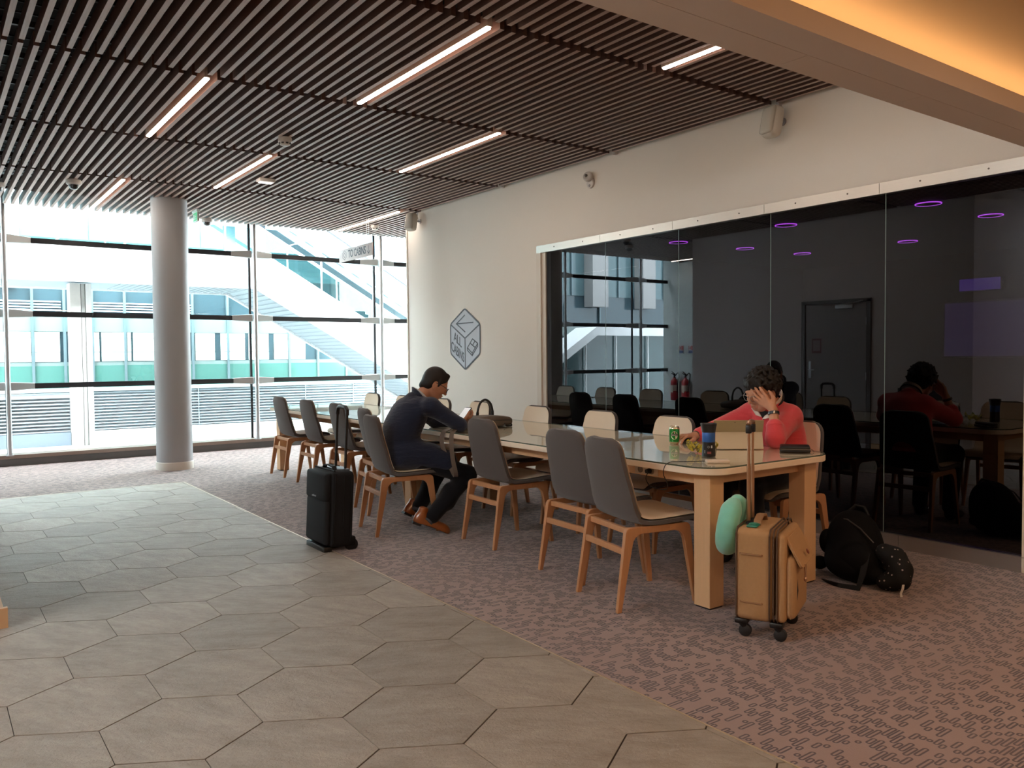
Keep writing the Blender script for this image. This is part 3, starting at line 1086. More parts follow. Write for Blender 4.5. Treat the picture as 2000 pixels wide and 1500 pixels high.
# ------------------------------------------------------------------ black backpack and speckled roll
BK = M('backpack_black', '#050405', .75, var=.3, vscale=25, bump=.4, bscale=260, spec=.12)
b0 = (4.40, 2.66, 0)
bp = thing('backpack', 'black backpack slumped on the carpet below the dark glass', 'backpack', b0)
bb = Body()
bb.ell((4.42, 2.66, .17), (.155, .165, .17), k=.03).ell((4.44, 2.68, .27), (.12, .13, .125), k=.06).ell((4.36, 2.62, .10), (.15, .17, .10), k=.05)
o = soft('body', bb, .008, BK, bp, b0)
bb = Body(); bb.ell((4.31, 2.58, .13), (.09, .125, .115), k=.03).ell((4.33, 2.55, .07), (.085, .14, .065), k=.03)
soft('front_pocket', bb, .008, BK, bp, b0)
bb = Body(); bb.ell((4.36, 2.80, .20), (.05, .045, .075), k=.02).ell((4.33, 2.83, .07), (.05, .045, .04), k=.02)
soft('side_pocket', bb, .008, BK, bp, b0)
bm = BM()
L = lambda x, y, z: (x - b0[0], y - b0[1], z)
tube(bm, [L(4.50, 2.62, .36), L(4.52, 2.66, .405), L(4.51, 2.71, .41), L(4.49, 2.74, .375)], .009, 8); obj('grab_loop', bm, NYL2, bp)
bm = BM()
tube(bm, [L(4.345, 2.50, .245), L(4.33, 2.57, .315), L(4.34, 2.66, .355), L(4.37, 2.74, .345)], .005, 6)
obj('zip', bm, M('zip_grey', '#3a3532', .4, .5), bp)
bm = BM()
strip(bm, [L(4.28, 2.50, .20), L(4.22, 2.49, .09), L(4.19, 2.50, .012), L(4.16, 2.60, .008), L(4.20, 2.72, .008)], .035, .006, (0, 1, 0.2)); obj('strap', bm, NYL2, bp)
t = NT('speckled_fabric')
vo = t.add('ShaderNodeTexVoronoi'); t.link(t.coord('Object'), vo.inputs['Vector']); vo.inputs['Scale'].default_value = 34
dot = t.math('LESS_THAN', vo.outputs['Distance'], .17)
t.bsdf(t.mix(dot, rgb('#080606'), rgb('#8d827c')), .8, spec=.3)
SPECK = t.m
nb = Body()
nb.chain([(4.36, 2.44, .20), (4.37, 2.39, .175), (4.36, 2.35, .12), (4.33, 2.335, .072)], [.05, .062, .062, .058], k=.03)
nb.ell((4.32, 2.40, .048), (.07, .06, .046), k=.04)
s0 = (4.34, 2.37, 0)
sp = thing('travel_pillow', 'black speckled travel pillow leaning on the right side of the backpack', 'pillow', s0)
soft('cushion', nb, .007, SPECK, sp, s0)
bm = BM(); strip(bm, [(-.05, -.075, .06), (-.075, -.085, .045), (-.085, -.08, .02), (-.095, -.09, .004)], .012, .003, (0, 1, 0)); o = obj('snap_strap', bm, M('strap_pale', '#bdb4aa', .5), sp)

# ------------------------------------------------------------------ things on the table
# drinks can
c = thing('drink_can', 'green and silver beer can on the table beside the computer mouse', 'can', (3.906, 3.603, TT))
bm = BM(); lathe(bm, [(0, .004), (.022, .003), (.026, 0), (.031, .008), (.033, .014), (.033, .098), (.031, .105), (.0275, .111), (.0255, .112)], 40); 
CANG = NT('can_print')
co = CANG.coord('Object'); s_ = CANG.add('ShaderNodeSeparateXYZ'); CANG.link(co, s_.inputs[0])
zz = s_.outputs[2]
band = CANG.math('MULTIPLY', CANG.math('GREATER_THAN', zz, .013), CANG.math('LESS_THAN', zz, .096))
n_ = CANG.noise(co, 160, 2, .5)
gcol = CANG.mix(CANG.math('MULTIPLY', n_, .5), rgb('#1f8a34'), rgb('#0f5f22'))
CANG.bsdf(CANG.mix(band, rgb('#cfc6a8'), gcol), .25, CANG.math('SUBTRACT', 1, CANG.math('MULTIPLY', band, .7)))
obj('body', bm, CANG.m, c)
bm = BM(); lathe(bm, [(.0262, .112), (.0262, .1135), (.0245, .1135), (.023, .108), (0, .108)], 32); ball(bm, (0, .004, .109), (.009, .012, .0015), 8); obj('lid', bm, M('can_lid', '#d8d2c4', .25, .9), c)
CAN_A = math.atan2(-3.603, -3.906)     # side turned to the camera
def on_can(bm, z, r=.0333):
    for v in bm.verts:
        a = CAN_A + v.co.x / r
        rr = r + v.co.z
        v.co = Vector((math.cos(a) * rr, math.sin(a) * rr, z + v.co.y))
bm = BM(); prism(bm, [(math.cos(2 * PI * k / 28) * .0215, math.sin(2 * PI * k / 28) * .026) for k in range(28)], 0, .0006); bmesh.ops.subdivide_edges(bm, edges=[e for e in bm.edges], cuts=0); on_can(bm, .056); obj('label_oval', bm, M('label_cream', '#d9d3b8', .4), c, smooth=False)
bm = BM()
for q in range(8):
    prism(bm, [(-.024 + .006 * q, -.0075), (-.018 + .006 * q, -.0075), (-.018 + .006 * q, .0075), (-.024 + .006 * q, .0075)], .0006, .001)
on_can(bm, .058); obj('label_band', bm, M('label_black', '#16201a', .4), c, smooth=False)
bm = text_bm('Heineken', .0105, .0003); bmesh.ops.translate(bm, vec=(0, 0, .0014), verts=bm.verts); on_can(bm, .058); obj('lettering', bm, M('label_white', '#efead8', .4), c, smooth=False)
bm = BM(); st = []
for k in range(10):
    a = PI / 2 + PI * k / 5; q = .0052 if k % 2 == 0 else .0021
    st.append((q * math.cos(a), q * math.sin(a)))
prism(bm, st, .0006, .001); on_can(bm, .075); obj('star', bm, M('star_red', '#b3231d', .4), c, smooth=False)

# travel mug
c = thing('travel_mug', 'black travel mug with blue band and flared lid near the table corner', 'mug', (3.568, 3.034, TT))
bm = BM(); lathe(bm, [(0, 0), (.035, 0), (.038, .004), (.036, .06), (.0355, .085)], 40); obj('base', bm, M('mug_black', '#0f1013', .3), c)
bm = BM(); lathe(bm, [(.0357, .082), (.0362, .083), (.0366, .136), (.036, .137)], 40); o = obj('band', bm, M('mug_blue', '#2b5ea8', .35, .3), c); o['label'] = 'metallic blue band'
bm = BM(); lathe(bm, [(.0362, .134), (.038, .14), (.042, .165), (.046, .184), (.043, .187), (.040, .182), (0, .178)], 40); obj('lid', bm, M('mug_lid', '#17181b', .3), c)
MA = math.atan2(-3.034, -3.568)
def on_mug(bm, z, da=0, r=.0372):
    for v in bm.verts:
        a = MA + da + v.co.x / r; rr = r + v.co.z
        v.co = Vector((math.cos(a) * rr, math.sin(a) * rr, z + v.co.y))
bm = BM()
for x0, y0, w, h in ((-.004, .0, .022, .012),):
    prism(bm, [(x0 + w * q / 4, y0) for q in range(5)] + [(x0 + w * q / 4, y0 + h) for q in range(4, -1, -1)], 0, .0005)
on_mug(bm, .018, -.1); obj('print_red', bm, M('print_red', '#8d4a48', .5), c, smooth=False)
bm = BM(); stroke(bm, [(.0055 * math.cos(2 * PI * k / 16), .0055 * math.sin(2 * PI * k / 16)) for k in range(16)], .0015, 0, .0005, closed=True); prism(bm, [(.013, -.006), (.021, -.006), (.021, .008), (.013, .008)], 0, .0005)
prism(bm, [(-.024, -.036), (-.0205, -.036), (-.0205, -.018), (-.024, -.018)], 0, .0005); prism(bm, [(-.017, -.040), (.016, -.040), (.016, -.0385), (-.017, -.0385)], 0, .0005)
on_mug(bm, .056, 0); obj('print_white', bm, M('print_white', '#b9bdc2', .5), c, smooth=False)

# mouse
c = thing('computer_mouse', 'black computer mouse under the right hand of the person in coral', 'mouse', (4.00, 3.585, TT), math.radians(20))
nb = Body(); nb.ell((0, 0, .006), (.05, .029, .026), k=.01); nb.ell((0, 0, -.03), (.2, .2, .03), k=.004, cut=True)
soft('shell', nb, .003, M('mouse_black', '#111114', .35), c)
bm = BM(); lathe(bm, [(0, -.004), (.006, -.004), (.006, .004), (0, .004)], 12, Matrix.Translation((-.026, 0, .026)) @ Matrix.Rotation(PI / 2, 4, 'X')); obj('scroll_wheel', bm, M('dark_grey_plastic', '#2a2a2e', .4), c)

# tablet computer with kickstand
dv = Vector((.23, -.19, 0)).normalized()        # along its long edge
nv = Vector((dv.y, -dv.x, 0))                     # towards the camera
if nv.y > 0: nv = -nv
c = thing('tablet_computer', 'tablet computer with kickstand open, its pale back facing the camera', 'tablet', tuple(Vector((3.845, 3.222, TT))))
R3 = lambda p: (dv * p[0] + nv * p[1] + Vector((0, 0, p[2])))
def quadprism(bm, pts, th, nrm):
    a = [bm.verts.new(R3(p)) for p in pts]; n_ = R3(nrm).normalized() * th
    b = [bm.verts.new(R3(p) + n_) for p in pts]
    bm.faces.new(a[::-1]); bm.faces.new(b)
    for k in range(len(pts)):
        bm.faces.new((a[k], a[(k + 1) % len(pts)], b[(k + 1) % len(pts)], b[k]))
WD = .300
z0b, zt_, yb, yt = .004, .172, -.115, -.035       # bottom edge nearer to the reader, top tipped to the camera
bm = BM(); quadprism(bm, [(0, yb, z0b), (WD, yb, z0b), (WD, yt, zt_), (0, yt, zt_)], .006, (0, -(zt_ - z0b), (yt - yb))); obj('body', bm, M('tablet_olive', '#a99b7c', .4, .3), c, bevel=.002)
ym_, zm_ = yb + (yt - yb) * .56, z0b + (zt_ - z0b) * .56
bm = BM(); quadprism(bm, [(.004, ym_ + .002, zm_), (WD - .004, ym_ + .002, zm_), (WD - .012, .0, .002), (.012, .0, .002)], .003, (0, zm_, .06)); o = obj('kickstand', bm, M('kickstand_pale', '#c7b597', .4, .2), c, bevel=.001)
bm = BM(); quadprism(bm, [(.008, yb - .009, z0b + .006), (WD - .008, yb - .009, z0b + .006), (WD - .008, yt - .0075, zt_ - .006), (.008, yt - .0075, zt_ - .006)], .001, (0, -(zt_ - z0b), (yt - yb))); obj('screen', bm, M_emit('tablet_screen', (.75, .85, 1.0), .8), c)
bm = BM(); quadprism(bm, [(.0, yb - .01, .003), (WD, yb - .01, .003), (WD, yb - .215, .003), (.0, yb - .215, .003)], .005, (0, 0, 1)); obj('keyboard', bm, M('keyboard_black', '#131315', .6), c)
bm = BM(); ball(bm, R3((WD * .42, yt + .0015, zt_ - .012)), .0028, 6); obj('camera_lens', bm, BPL, c)

# power bank and cable
c = thing('power_bank', 'flat white power bank at the near corner of the table', 'power bank', (3.405, 2.835, TT), math.atan2(-.09, .115))
bm = BM(); rbox(bm, -.06, .06, -.032, .032, 0, .013, .004, 3); obj('body', bm, M('bank_white', '#e3d3bf', .45), c)
bm = BM(); rbox(bm, -.0605, .0605, -.0325, .0325, .0058, .0072, .0005, 1); obj('seam', bm, M('bank_seam', '#9b8d7d', .5), c)
bm = BM()
def cr(pts, n=8):
    out = []
    for i in range(len(pts) - 1):
        p0, p1, p2, p3 = [Vector(pts[max(0, min(len(pts) - 1, i + q))]) for q in (-1, 0, 1, 2)]
        for k in range(n):
            t = k / n
            out.append(.5 * (2 * p1 + (p2 - p0) * t + (2 * p0 - 5 * p1 + 4 * p2 - p3) * t * t + (-p0 + 3 * p1 - 3 * p2 + p3) * t ** 3))
    out.append(Vector(pts[-1]))
    return out
tube(bm, cr([(3.352, 2.876, TT + .007), (3.31, 2.92, TT + .004), (3.25, 2.965, TT + .003), (3.20, 2.98, TT + .004), (3.163, 2.985, TT - .015), (3.158, 2.99, .69), (3.185, 2.985, .635), (3.21, 3.03, .60), (3.20, 3.12, .605), (3.21, 3.17, .64), (3.25, 3.195, .668), (3.268, 3.20, .676)]), .0022, 6)
o = obj('charging_cable', bm, BPL, None); o.location = (0, 0, 0)
tag(o, 'thin black cable looping from the power bank over the table edge', 'cable')
# wall plug in the socket
bm = BM(); tube(bm, [(3.245, 3.203, .676), (3.272, 3.202, .676)], [.012, .016], 12); o = obj('plug', bm, BPL, None); o.parent = bpy.data.objects['charging_cable']

# crumpled yellow wrapper
c_ = random.Random(5)
bm = BM()
bmesh.ops.create_grid(bm, x_segments=14, y_segments=10, size=1)
for v in bm.verts:
    x, y = v.co.x, v.co.y
    v.co = Vector((x * .085, y * .05, .026 + .03 * abs(math.sin(x * 5 + y * 3)) + .03 * max(0, abs(x) - .45) + .016 * math.cos(y * 6 - x * 2) + c_.uniform(-.006, .006)))
zmin = min(v.co.z for v in bm.verts)
for v in bm.verts: v.co.z -= zmin - .001
t = NT('wrapper_foil')
co = t.coord('Object'); n_ = t.noise(co, 28, 2, .5)
t.bsdf(t.ramp(n_, [(.42, rgb('#b5a62a')), (.5, rgb('#cdb83a')), (.58, rgb('#5d5a1c')), (.7, rgb('#c9c29a'))]), .3, spec=.6)
o = obj('snack_wrapper', bm, t.m, None, smooth=False); o.location = (3.66, 3.16, TT); o.rotation_euler = (0, 0, -.65)
sol = o.modifiers.new('thick', 'SOLIDIFY'); sol.thickness = .0008
tag(o, 'crumpled yellow snack wrapper behind the travel mug', 'wrapper')

# wallet pouch
c = thing('wallet', 'black zipped wallet lying at the right corner of the table', 'wallet', (4.12, 2.86, TT), math.radians(-52))
bm = BM(); rbox(bm, -.085, .085, -.045, .045, 0, .016, .007, 3); obj('lower_half', bm, M('wallet_black', '#100d0d', .5, bump=.1, bscale=200), c)
bm = BM(); rbox(bm, -.083, .083, -.044, .044, .018, .037, .009, 3, TRS((0, 0, 0), (math.radians(4), 0, 0))); obj('upper_half', bm, M('wallet_black', '#100d0d'), c)
bm = BM(); stroke(bm, rrect(-.0835, .0835, -.0435, .0435, .01, 3), .002, .0155, .0185, closed=True); obj('zip', bm, M('zip_silver', '#a8a4a0', .3, .8), c)
bm = BM(); strip(bm, [(.08, .0, .02), (.098, -.006, .012), (.105, -.01, .003)], .008, .002, (0, 1, 0)); obj('zip_pull', bm, BPL, c)

# taupe briefcase lying on the table with its strap over the edge
TAU = M('taupe_leather', '#5f5247', .5, var=.07, vscale=20, bump=.12, bscale=220)
c0 = (3.66, 5.46, TT)
c = thing('briefcase', 'taupe leather briefcase lying on the table in front of the seated man', 'bag', c0, math.radians(6))
bm = BM()
rbox(bm, -.225, .225, -.145, .14, .004, .088, .034, 5)
bmesh.ops.subdivide_edges(bm, edges=[e for e in bm.edges if e.calc_length() > .1], cuts=5, use_grid_fill=True)
for v in bm.verts:
    q = abs(v.co.x) / .225
    zt = (v.co.z - .004) / .084
    v.co.z = .004 + (v.co.z - .004) * (1 - .22 * q ** 3 + .10 * math.sin(v.co.x * 9 + 1) * (1 - q)) * (1.0 - .12 * max(0, v.co.y) / .14)
    v.co.y *= 1 - .05 * q * q * (1 - zt)
obj('body', bm, TAU, c, angle=60)
bm = BM(); tube(bm, cr([(-.218, -.06, .05), (-.19, -.141, .052), (0, -.146, .058), (.19, -.141, .052), (.218, -.06, .05)]), .005, 6); obj('zip', bm, M('zip_taupe', '#3b332d', .5), c)
for dy, nm in ((.0, 'handle'),):
    bm = BM(); tube(bm, cr([(-.02, .03, .085), (-.015, .03, .13), (.012, .03, .19), (.065, .03, .215), (.118, .03, .185), (.14, .03, .13), (.142, .03, .09)]), .0095, 10); obj('handle', bm, M('handle_black', '#15120f', .4), c)
    bm = BM(); tube(bm, [(-.022, .03, .075), (-.018, .03, .115)], .0125, 10); tube(bm, [(.142, .03, .08), (.1405, .03, .12)], .0125, 10); obj('handle_base', bm, M('handle_black', '#15120f', .4), c)
bm = BM(); tube(bm, cr([(.12, -.13, .03), (.13, -.155, .01), (.19, -.15, .008), (.20, -.12, .03)]), .006, 8); obj('buckle', bm, M('buckle_dark', '#2d2926', .3, .9), c)
# strap: down over the table edge and back up, in world coordinates made local
Minv = (Matrix.Translation(c0) @ Matrix.Rotation(math.radians(6), 4, 'Z')).inverted()
strap = [(3.46, 5.40, TT + .055), (3.40, 5.31, TT + .05), (3.32, 5.24, TT + .035), (3.235, 5.185, TT + .02), (3.195, 5.17, TT - .01), (3.185, 5.16, .66), (3.19, 5.15, .55), (3.205, 5.14, .46), (3.22, 5.16, .42), (3.225, 5.21, .45), (3.20, 5.25, .55), (3.175, 5.28, .66), (3.19, 5.29, .74), (3.235, 5.30, TT + .01), (3.33, 5.34, TT + .03), (3.44, 5.43, TT + .05)]
bm = BM(); strip(bm, [Minv @ p for p in cr(strap, 5)], .032, .004, [Minv.to_3x3() @ Vector((.80, -.6, 0)) for _ in cr(strap, 5)]); obj('shoulder_strap', bm, TAU, c)
bm = BM()
q = Minv @ Vector((3.30, 5.23, TT + .034)); stroke(bm, [(q.x - .022, q.y - .016), (q.x + .022, q.y - .016), (q.x + .022, q.y + .016), (q.x - .022, q.y + .016)], .005, q.z - .003, q.z + .006, closed=True)
q = Minv @ Vector((3.37, 5.285, TT + .05)); tube(bm, [(q.x - .02, q.y - .012, q.z), (q.x + .02, q.y + .014, q.z + .006)], .006, 8)
obj('strap_buckle', bm, M('buckle_silver', '#b7b3ac', .25, .95), c)
# ------------------------------------------------------------------ cube sign painted on the white wall
def wallM(y, z, off=.0):
    """plane of the right wall: local x towards the camera end (-y), local y up, local z out of the wall"""
    return Matrix(((0, 0, -1, XW - off), (-1, 0, 0, y), (0, 1, 0, z), (0, 0, 0, 1)))
LY, LZ = 8.258, 1.53
sg = thing('cube_sign', 'outlined blue-grey cube sign reading ALL CABINS on the white wall', 'sign', (0, 0, 0))
top, lt, rt, ce, lb, rb, bt = (0, .362), (-.328, .183), (.325, .167), (0, .005), (-.328, -.178), (.322, -.182), (0, -.372)
WM = wallM(LY, LZ)
def ring_round(P, r=.035):
    out = []
    n = len(P)
    for i in range(n):
        p = Vector(P[i]); a = (Vector(P[i - 1]) - p).normalized(); b = (Vector(P[(i + 1) % n]) - p).normalized()
        s, e = p + a * r, p + b * r
        for k in range(5):
            t = k / 4
            out.append(tuple((1 - t) ** 2 * s + 2 * t * (1 - t) * p + t * t * e))
    return out
hexp = ring_round([top, lt, lb, bt, rb, rt])
PBL = M('sign_blue_grey', '#b9bdc6', .6)
bm = BM(); prism(bm, hexp, .0005, .004, WM); obj('panel', bm, PBL, sg, smooth=False)
bm = BM()
stroke(bm, hexp, .019, .004, .006, WM, closed=True)
for a, b in ((lt, ce), (rt, ce), (ce, bt)):
    k = .02
    stroke(bm, [tuple(Vector(a).lerp(Vector(b), .012)), tuple(Vector(b).lerp(Vector(a), .0))], .016, .004, .0062, WM)
INK = M('sign_ink', '#2b2b34', .6)
obj('outline', bm, INK, sg, smooth=False)
bm = BM()
stroke(bm, [(.0, .285), (-.19, .185), (.005, .08)], .014, .004, .006, WM)
stroke(bm, [(-.19, .185), (.185, .19)], .014, .004, .006, WM)
obj('arrow', bm, INK, sg, smooth=False)
def skew(txt, size, cx, cy, slope, squash=.8):
    b = text_bm(txt, size, .0008, .95, .0022)
    for v in b.verts:
        x, y, z = v.co
        x *= squash
        v.co = Vector((cx + x, cy + y + slope * x, .005 + z))
    bmesh.ops.transform(b, matrix=WM, verts=b.verts)
    return b
sl = (ce[1] - lt[1]) / (ce[0] - lt[0])
bm = skew('ALL', .155, -.165, -.012, sl, .72); obj('lettering', bm, INK, sg, smooth=False)
bm = (skew('CABINS', .165, -.168, -.160, sl, .54))
obj('lettering', bm, INK, sg, smooth=False)
bm = BM()
iso = [(.05, -.11), (.165, -.005), (.275, -.06), (.275, -.09), (.155, -.205), (.05, -.14)]
stroke(bm, iso, .012, .004, .006, WM, closed=True)
stroke(bm, [(.05, -.11), (.155, -.175), (.275, -.06)], .012, .004, .006, WM); stroke(bm, [(.155, -.175), (.155, -.205)], .012, .004, .006, WM)
stroke(bm, [(.11, -.055), (.222, -.11)], .012, .004, .006, WM); stroke(bm, [(.165, -.082), (.218, -.03)], .012, .004, .006, WM)
obj('bed_symbol', bm, INK, sg, smooth=False)

# ------------------------------------------------------------------ hanging sign
hs = thing('hanging_sign', 'white hanging sign reading TO CABINS with a down arrow near the window', 'sign', (4.95, 10.51, 2.775), -PI / 2)
sgx = .53
bm = BM(); rbox(bm, -sgx, sgx, -.008, .008, -.088, .088, .003, 2); obj('board', bm, M('sign_white', '#cfc3c0', .5), hs)
bm = BM()
def face(b):
    bmesh.ops.transform(b, matrix=Matrix(((1, 0, 0, 0), (0, 0, -1, -.0085), (0, 1, 0, 0), (0, 0, 0, 1))), verts=b.verts); return b
b2 = text_bm('TO CABINS', .15, .0006, .9, .002)
for v in b2.verts: v.co.x = v.co.x * .80 + .06
add_bm(bm, face(b2))
b2 = BM(); stroke(b2, [(.43, .055), (.43, -.05)], .009, 0, .001); stroke(b2, [(.385, -.012), (.43, -.054), (.475, -.012)], .009, 0, .001)
hx = [(-.345 + .068 * math.cos(math.radians(90 + 60 * k)), .065 * math.sin(math.radians(90 + 60 * k))) for k in range(6)]
stroke(b2, hx, .006, 0, .001, closed=True); stroke(b2, [(-.345 + .035 * math.cos(math.radians(90 * k)), .035 * math.sin(math.radians(90 * k))) for k in range(4)], .006, 0, .001, closed=True)
obj('symbols', face(b2), M('sign_grey_ink', '#45454d', .6), hs, smooth=False)
obj('lettering', bm, M('sign_grey_ink', '#45454d', .6), hs, smooth=False)
bm = BM()
for x in (-.42, .36, .42):
    tube(bm, [(x, 0, .087), (x, 0, .43)], .003, 6)
obj('hanger', bm, ALU, hs)

# ------------------------------------------------------------------ ceiling devices
WHP = M('device_white', '#cfcac4', .45)
DOME = M('dome_dark', '#1b1b1f', .12, spec=.8)
def dome(x, y, lab):
    t = thing('ceiling_dome_camera', lab, 'security camera', (x, y, ZS), 0)
    bm = BM(); lathe(bm, [(0, .0), (.068, 0), (.074, -.008), (.074, -.04), (.066, -.05), (.05, -.05), (0, -.045)], 32); obj('housing', bm, WHP, t)
    bm = BM(); lathe(bm, [(.05, -.048), (.048, -.07), (.036, -.09), (.018, -.1), (0, -.103)], 28); obj('dome', bm, DOME, t)
    bm = BM(); lathe(bm, [(.05, -.049), (.053, -.049), (.053, -.055), (.049, -.055)], 28); obj('ring', bm, M('device_grey', '#9a979a', .4), t)
    return t
dome(1.34, 9.62, 'white dome camera under the slats at the far left')
dome(3.16, 11.3, 'white dome camera beside the green exit sign right of the column')
dome(.70, 10.2, 'white dome camera above the grey wall corner, seen mirrored in the glass')
def smoke(x, y, lab):
    t = thing('smoke_detector', lab, 'smoke detector', (x, y, ZS))
    bm = BM(); lathe(bm, [(0, 0), (.055, 0), (.058, -.01), (.058, -.035), (.05, -.04), (0, -.04)], 32); obj('base', bm, WHP, t)
    bm = BM(); lathe(bm, [(.05, -.042), (.042, -.062), (.03, -.068), (0, -.07)], 28); obj('cap', bm, WHP, t)
    bm = BM()
    for k in range(8):
        a = 2 * PI * k / 8
        box(bm, -.011, .011, .043, .05, -.056, -.044, Matrix.Rotation(a, 4, 'Z'))
    obj('vent_slot', bm, DARKM, t)
smoke(2.565, 6.80, 'white smoke detector in the middle of the slatted ceiling')
smoke(5.30, 10.6, 'small white smoke detector beside the end of the white wall')
t = thing('ceiling_emergency_light', 'small rectangular emergency light under the slats above the hanging sign', 'light', (2.98, 8.47, ZS), math.radians(0))
bm = BM(); rbox(bm, -.085, .085, -.055, .055, -.035, 0, .008, 3); obj('housing', bm, WHP, t)
bm = BM(); rbox(bm, -.07, .07, -.042, .042, -.045, -.03, .006, 2); obj('diffuser', bm, M_emit('emergency_diffuser', (1, 1, 1), .6, (.9, .9, .9)), t)
# exit sign
t = thing('exit_sign', 'green emergency exit sign hanging under the slats right of the column', 'sign', (2.86, 10.70, 3.105), -PI / 2)
bm = BM(); rbox(bm, -.10, .10, -.012, .012, -.06, .06, .003, 2); rbox(bm, -.11, .11, -.025, .025, .06, .09, .005, 2); obj('panel', bm, M('exit_white', '#dfe6e0', .4), t)
bm = BM(); box(bm, -.085, .085, -.0135, -.0125, -.05, .05); box(bm, -.085, .085, .0125, .0135, -.05, .05); obj('green_field', bm, M_emit('exit_green', (.05, .55, .2), .35, (.03, .35, .13)), t)
bm = BM()
for s in (-1, 1):
    y = .0142 * s
    a, b = (min(y, y - .0005 * s), max(y, y - .0005 * s))
    box(bm, -.07, -.03, a, b, -.035, .035)
    for x0, z0_, w_, h_ in ((.0, .02, .014, .014), (-.005, -.01, .022, .028), (-.018, -.035, .012, .026), (.014, -.03, .026, .01), (.016, .002, .022, .008)):
        box(bm, x0, x0 + w_, a, b, z0_, z0_ + h_)
obj('pictogram', bm, M('exit_white', '#dfe6e0', .4), t, smooth=False)

# ------------------------------------------------------------------ wall loudspeakers and sensor
def speaker(y, z, yaw_, lab):
    t = thing('wall_loudspeaker', lab, 'loudspeaker', (XW, y, z))
    bm = BM(); tube(bm, [(-.002, 0, .02), (-.06, 0, .02)], .012, 10); lathe(bm, [(0, 0), (.03, 0), (.03, .01), (0, .01)], 20, Matrix.Translation((0, 0, .02)) @ Matrix.Rotation(-PI / 2, 4, 'Y')); obj('bracket', bm, M('device_grey', '#9a979a', .4), t)
    Rm = Matrix.Translation((-.125, 0, 0)) @ Matrix.Rotation(yaw_, 4, 'Z') @ Matrix.Rotation(math.radians(12), 4, 'Y')
    bm = BM(); rbox(bm, -.055, .055, -.075, .075, -.12, .12, .045, 5, Rm); obj('cabinet', bm, M('speaker_cream', '#cdc6ba', .5), t)
    bm = BM(); rbox(bm, -.066, -.03, -.064, .064, -.105, .105, .025, 4, Rm); obj('grille', bm, M('grille_pale', '#bfb8ac', .6, bump=.3, bscale=700), t)
    bm = BM(); tube(bm, [(-.01, .02, .03), (-.02, .03, .09), (-.012, .03, .15)], .005, 6); obj('cable', bm, M('device_grey', '#9a979a', .4), t)
speaker(9.32, 3.06, math.radians(20), 'cream loudspeaker on the wall end above the cube sign')
speaker(3.80, 3.05, math.radians(-10), 'cream loudspeaker high on the white wall beside the bulkhead')
t = thing('motion_sensor', 'small white motion sensor on the wall above the dark glass corner', 'sensor', (XW, 5.97, 3.01))
Rm = Matrix.Rotation(-PI / 2, 4, 'Y')
bm = BM(); lathe(bm, [(0, 0), (.05, 0), (.05, .016), (.044, .022), (0, .022)], 28, Matrix.Translation((0, 0, -.02)) @ Rm); obj('base', bm, WHP, t)
bm = BM(); lathe(bm, [(0, 0), (.042, 0), (.048, .01), (.048, .04), (.04, .05), (.02, .052), (0, .045)], 28, Matrix.Translation((-.018, 0.01, .03)) @ Matrix.Rotation(math.radians(-70), 4, 'Y') @ Matrix.Rotation(.3, 4, 'X')); obj('head', bm, WHP, t)
bm = BM(); ball(bm, (-.068, .0, .045), .016, 10); obj('lens', bm, M('lens_grey', '#6b6763', .3), t)
bm = BM(); lathe(bm, [(0, .022), (.012, .022), (.012, .028), (0, .029)], 14, Matrix.Translation((0, 0, -.045)) @ Rm); obj('button', bm, M('device_grey', '#9a979a', .4), t)

# ------------------------------------------------------------------ things on the grey wall, seen in the dark glass
dx = .28
d = bpy.data.objects.new('door_1', None); link(d); d.location = (dx, 6.54, 0); d['kind'] = 'structure'
GD = M('door_grey', '#8b8280', .6)
bm = BM(); box(bm, 0, .012, -.46, .46, .01, 2.0); obj('leaf', bm, GD, d)
bm = BM(); box(bm, 0, .03, -.53, -.475, 0, 2.05); box(bm, 0, .03, .475, .53, 0, 2.05); box(bm, 0, .03, -.53, .53, 2.012, 2.06); obj('frame', bm, M('frame_dark', '#5f5858', .5), d)
bm = BM(); rbox(bm, .012, .06, -.28, -.02, 1.93, 1.985, .006, 2); tube(bm, [(.05, -.1, 1.99), (.075, -.3, 2.0), (.03, -.42, 2.03)], .008, 8); obj('closer', bm, M('closer_silver', '#b5b2b2', .35, .5), d)
bm = BM(); rbox(bm, .012, .02, .375, .415, .96, 1.2, .004, 2); h = obj('handle_plate', bm, ALU, d)
bm = BM(); tube(bm, [(.02, .395, 1.08), (.06, .395, 1.08), (.065, .30, 1.08)], .009, 10); obj('handle', bm, ALU, h)
bm = BM()
for z in (.3, 1.0, 1.75):
    tube(bm, [(.018, -.468, z - .05), (.018, -.468, z + .05)], .011, 10)
obj('hinge', bm, ALU, d)
t = thing('door_notice', 'dark red notice on the grey door, seen mirrored in the glass', 'sign', (dx + .013, 6.83, 1.42))
bm = BM(); rbox(bm, 0, .004, -.075, .075, -.105, .105, .001, 1); obj('plate', bm, M('notice_red', '#6d2b2c', .5), t)
bm = BM(); box(bm, .004, .005, -.055, .055, -.07, .08); obj('print', bm, M('notice_grey', '#8d7b7b', .6), t)
t = thing('vent_grille', 'dark louvred vent grille low on the grey wall, seen mirrored in the glass', 'vent', (dx, 5.35, .57))
bm = BM(); stroke(bm, [(-.27, -.27), (.27, -.27), (.27, .27), (-.27, .27)], .03, 0, .012, Matrix(((0, 0, 1, 0), (1, 0, 0, 0), (0, 1, 0, 0), (0, 0, 0, 1))), closed=True); obj('frame', bm, M('grille_dark', '#2b2728', .5), t)
bm = BM()
for k in range(14):
    z = -.24 + k * .037
    box(bm, .001, .011, -.255, .255, z - .009, z + .009)
box(bm, -.001, .001, -.255, .255, -.26, .26)
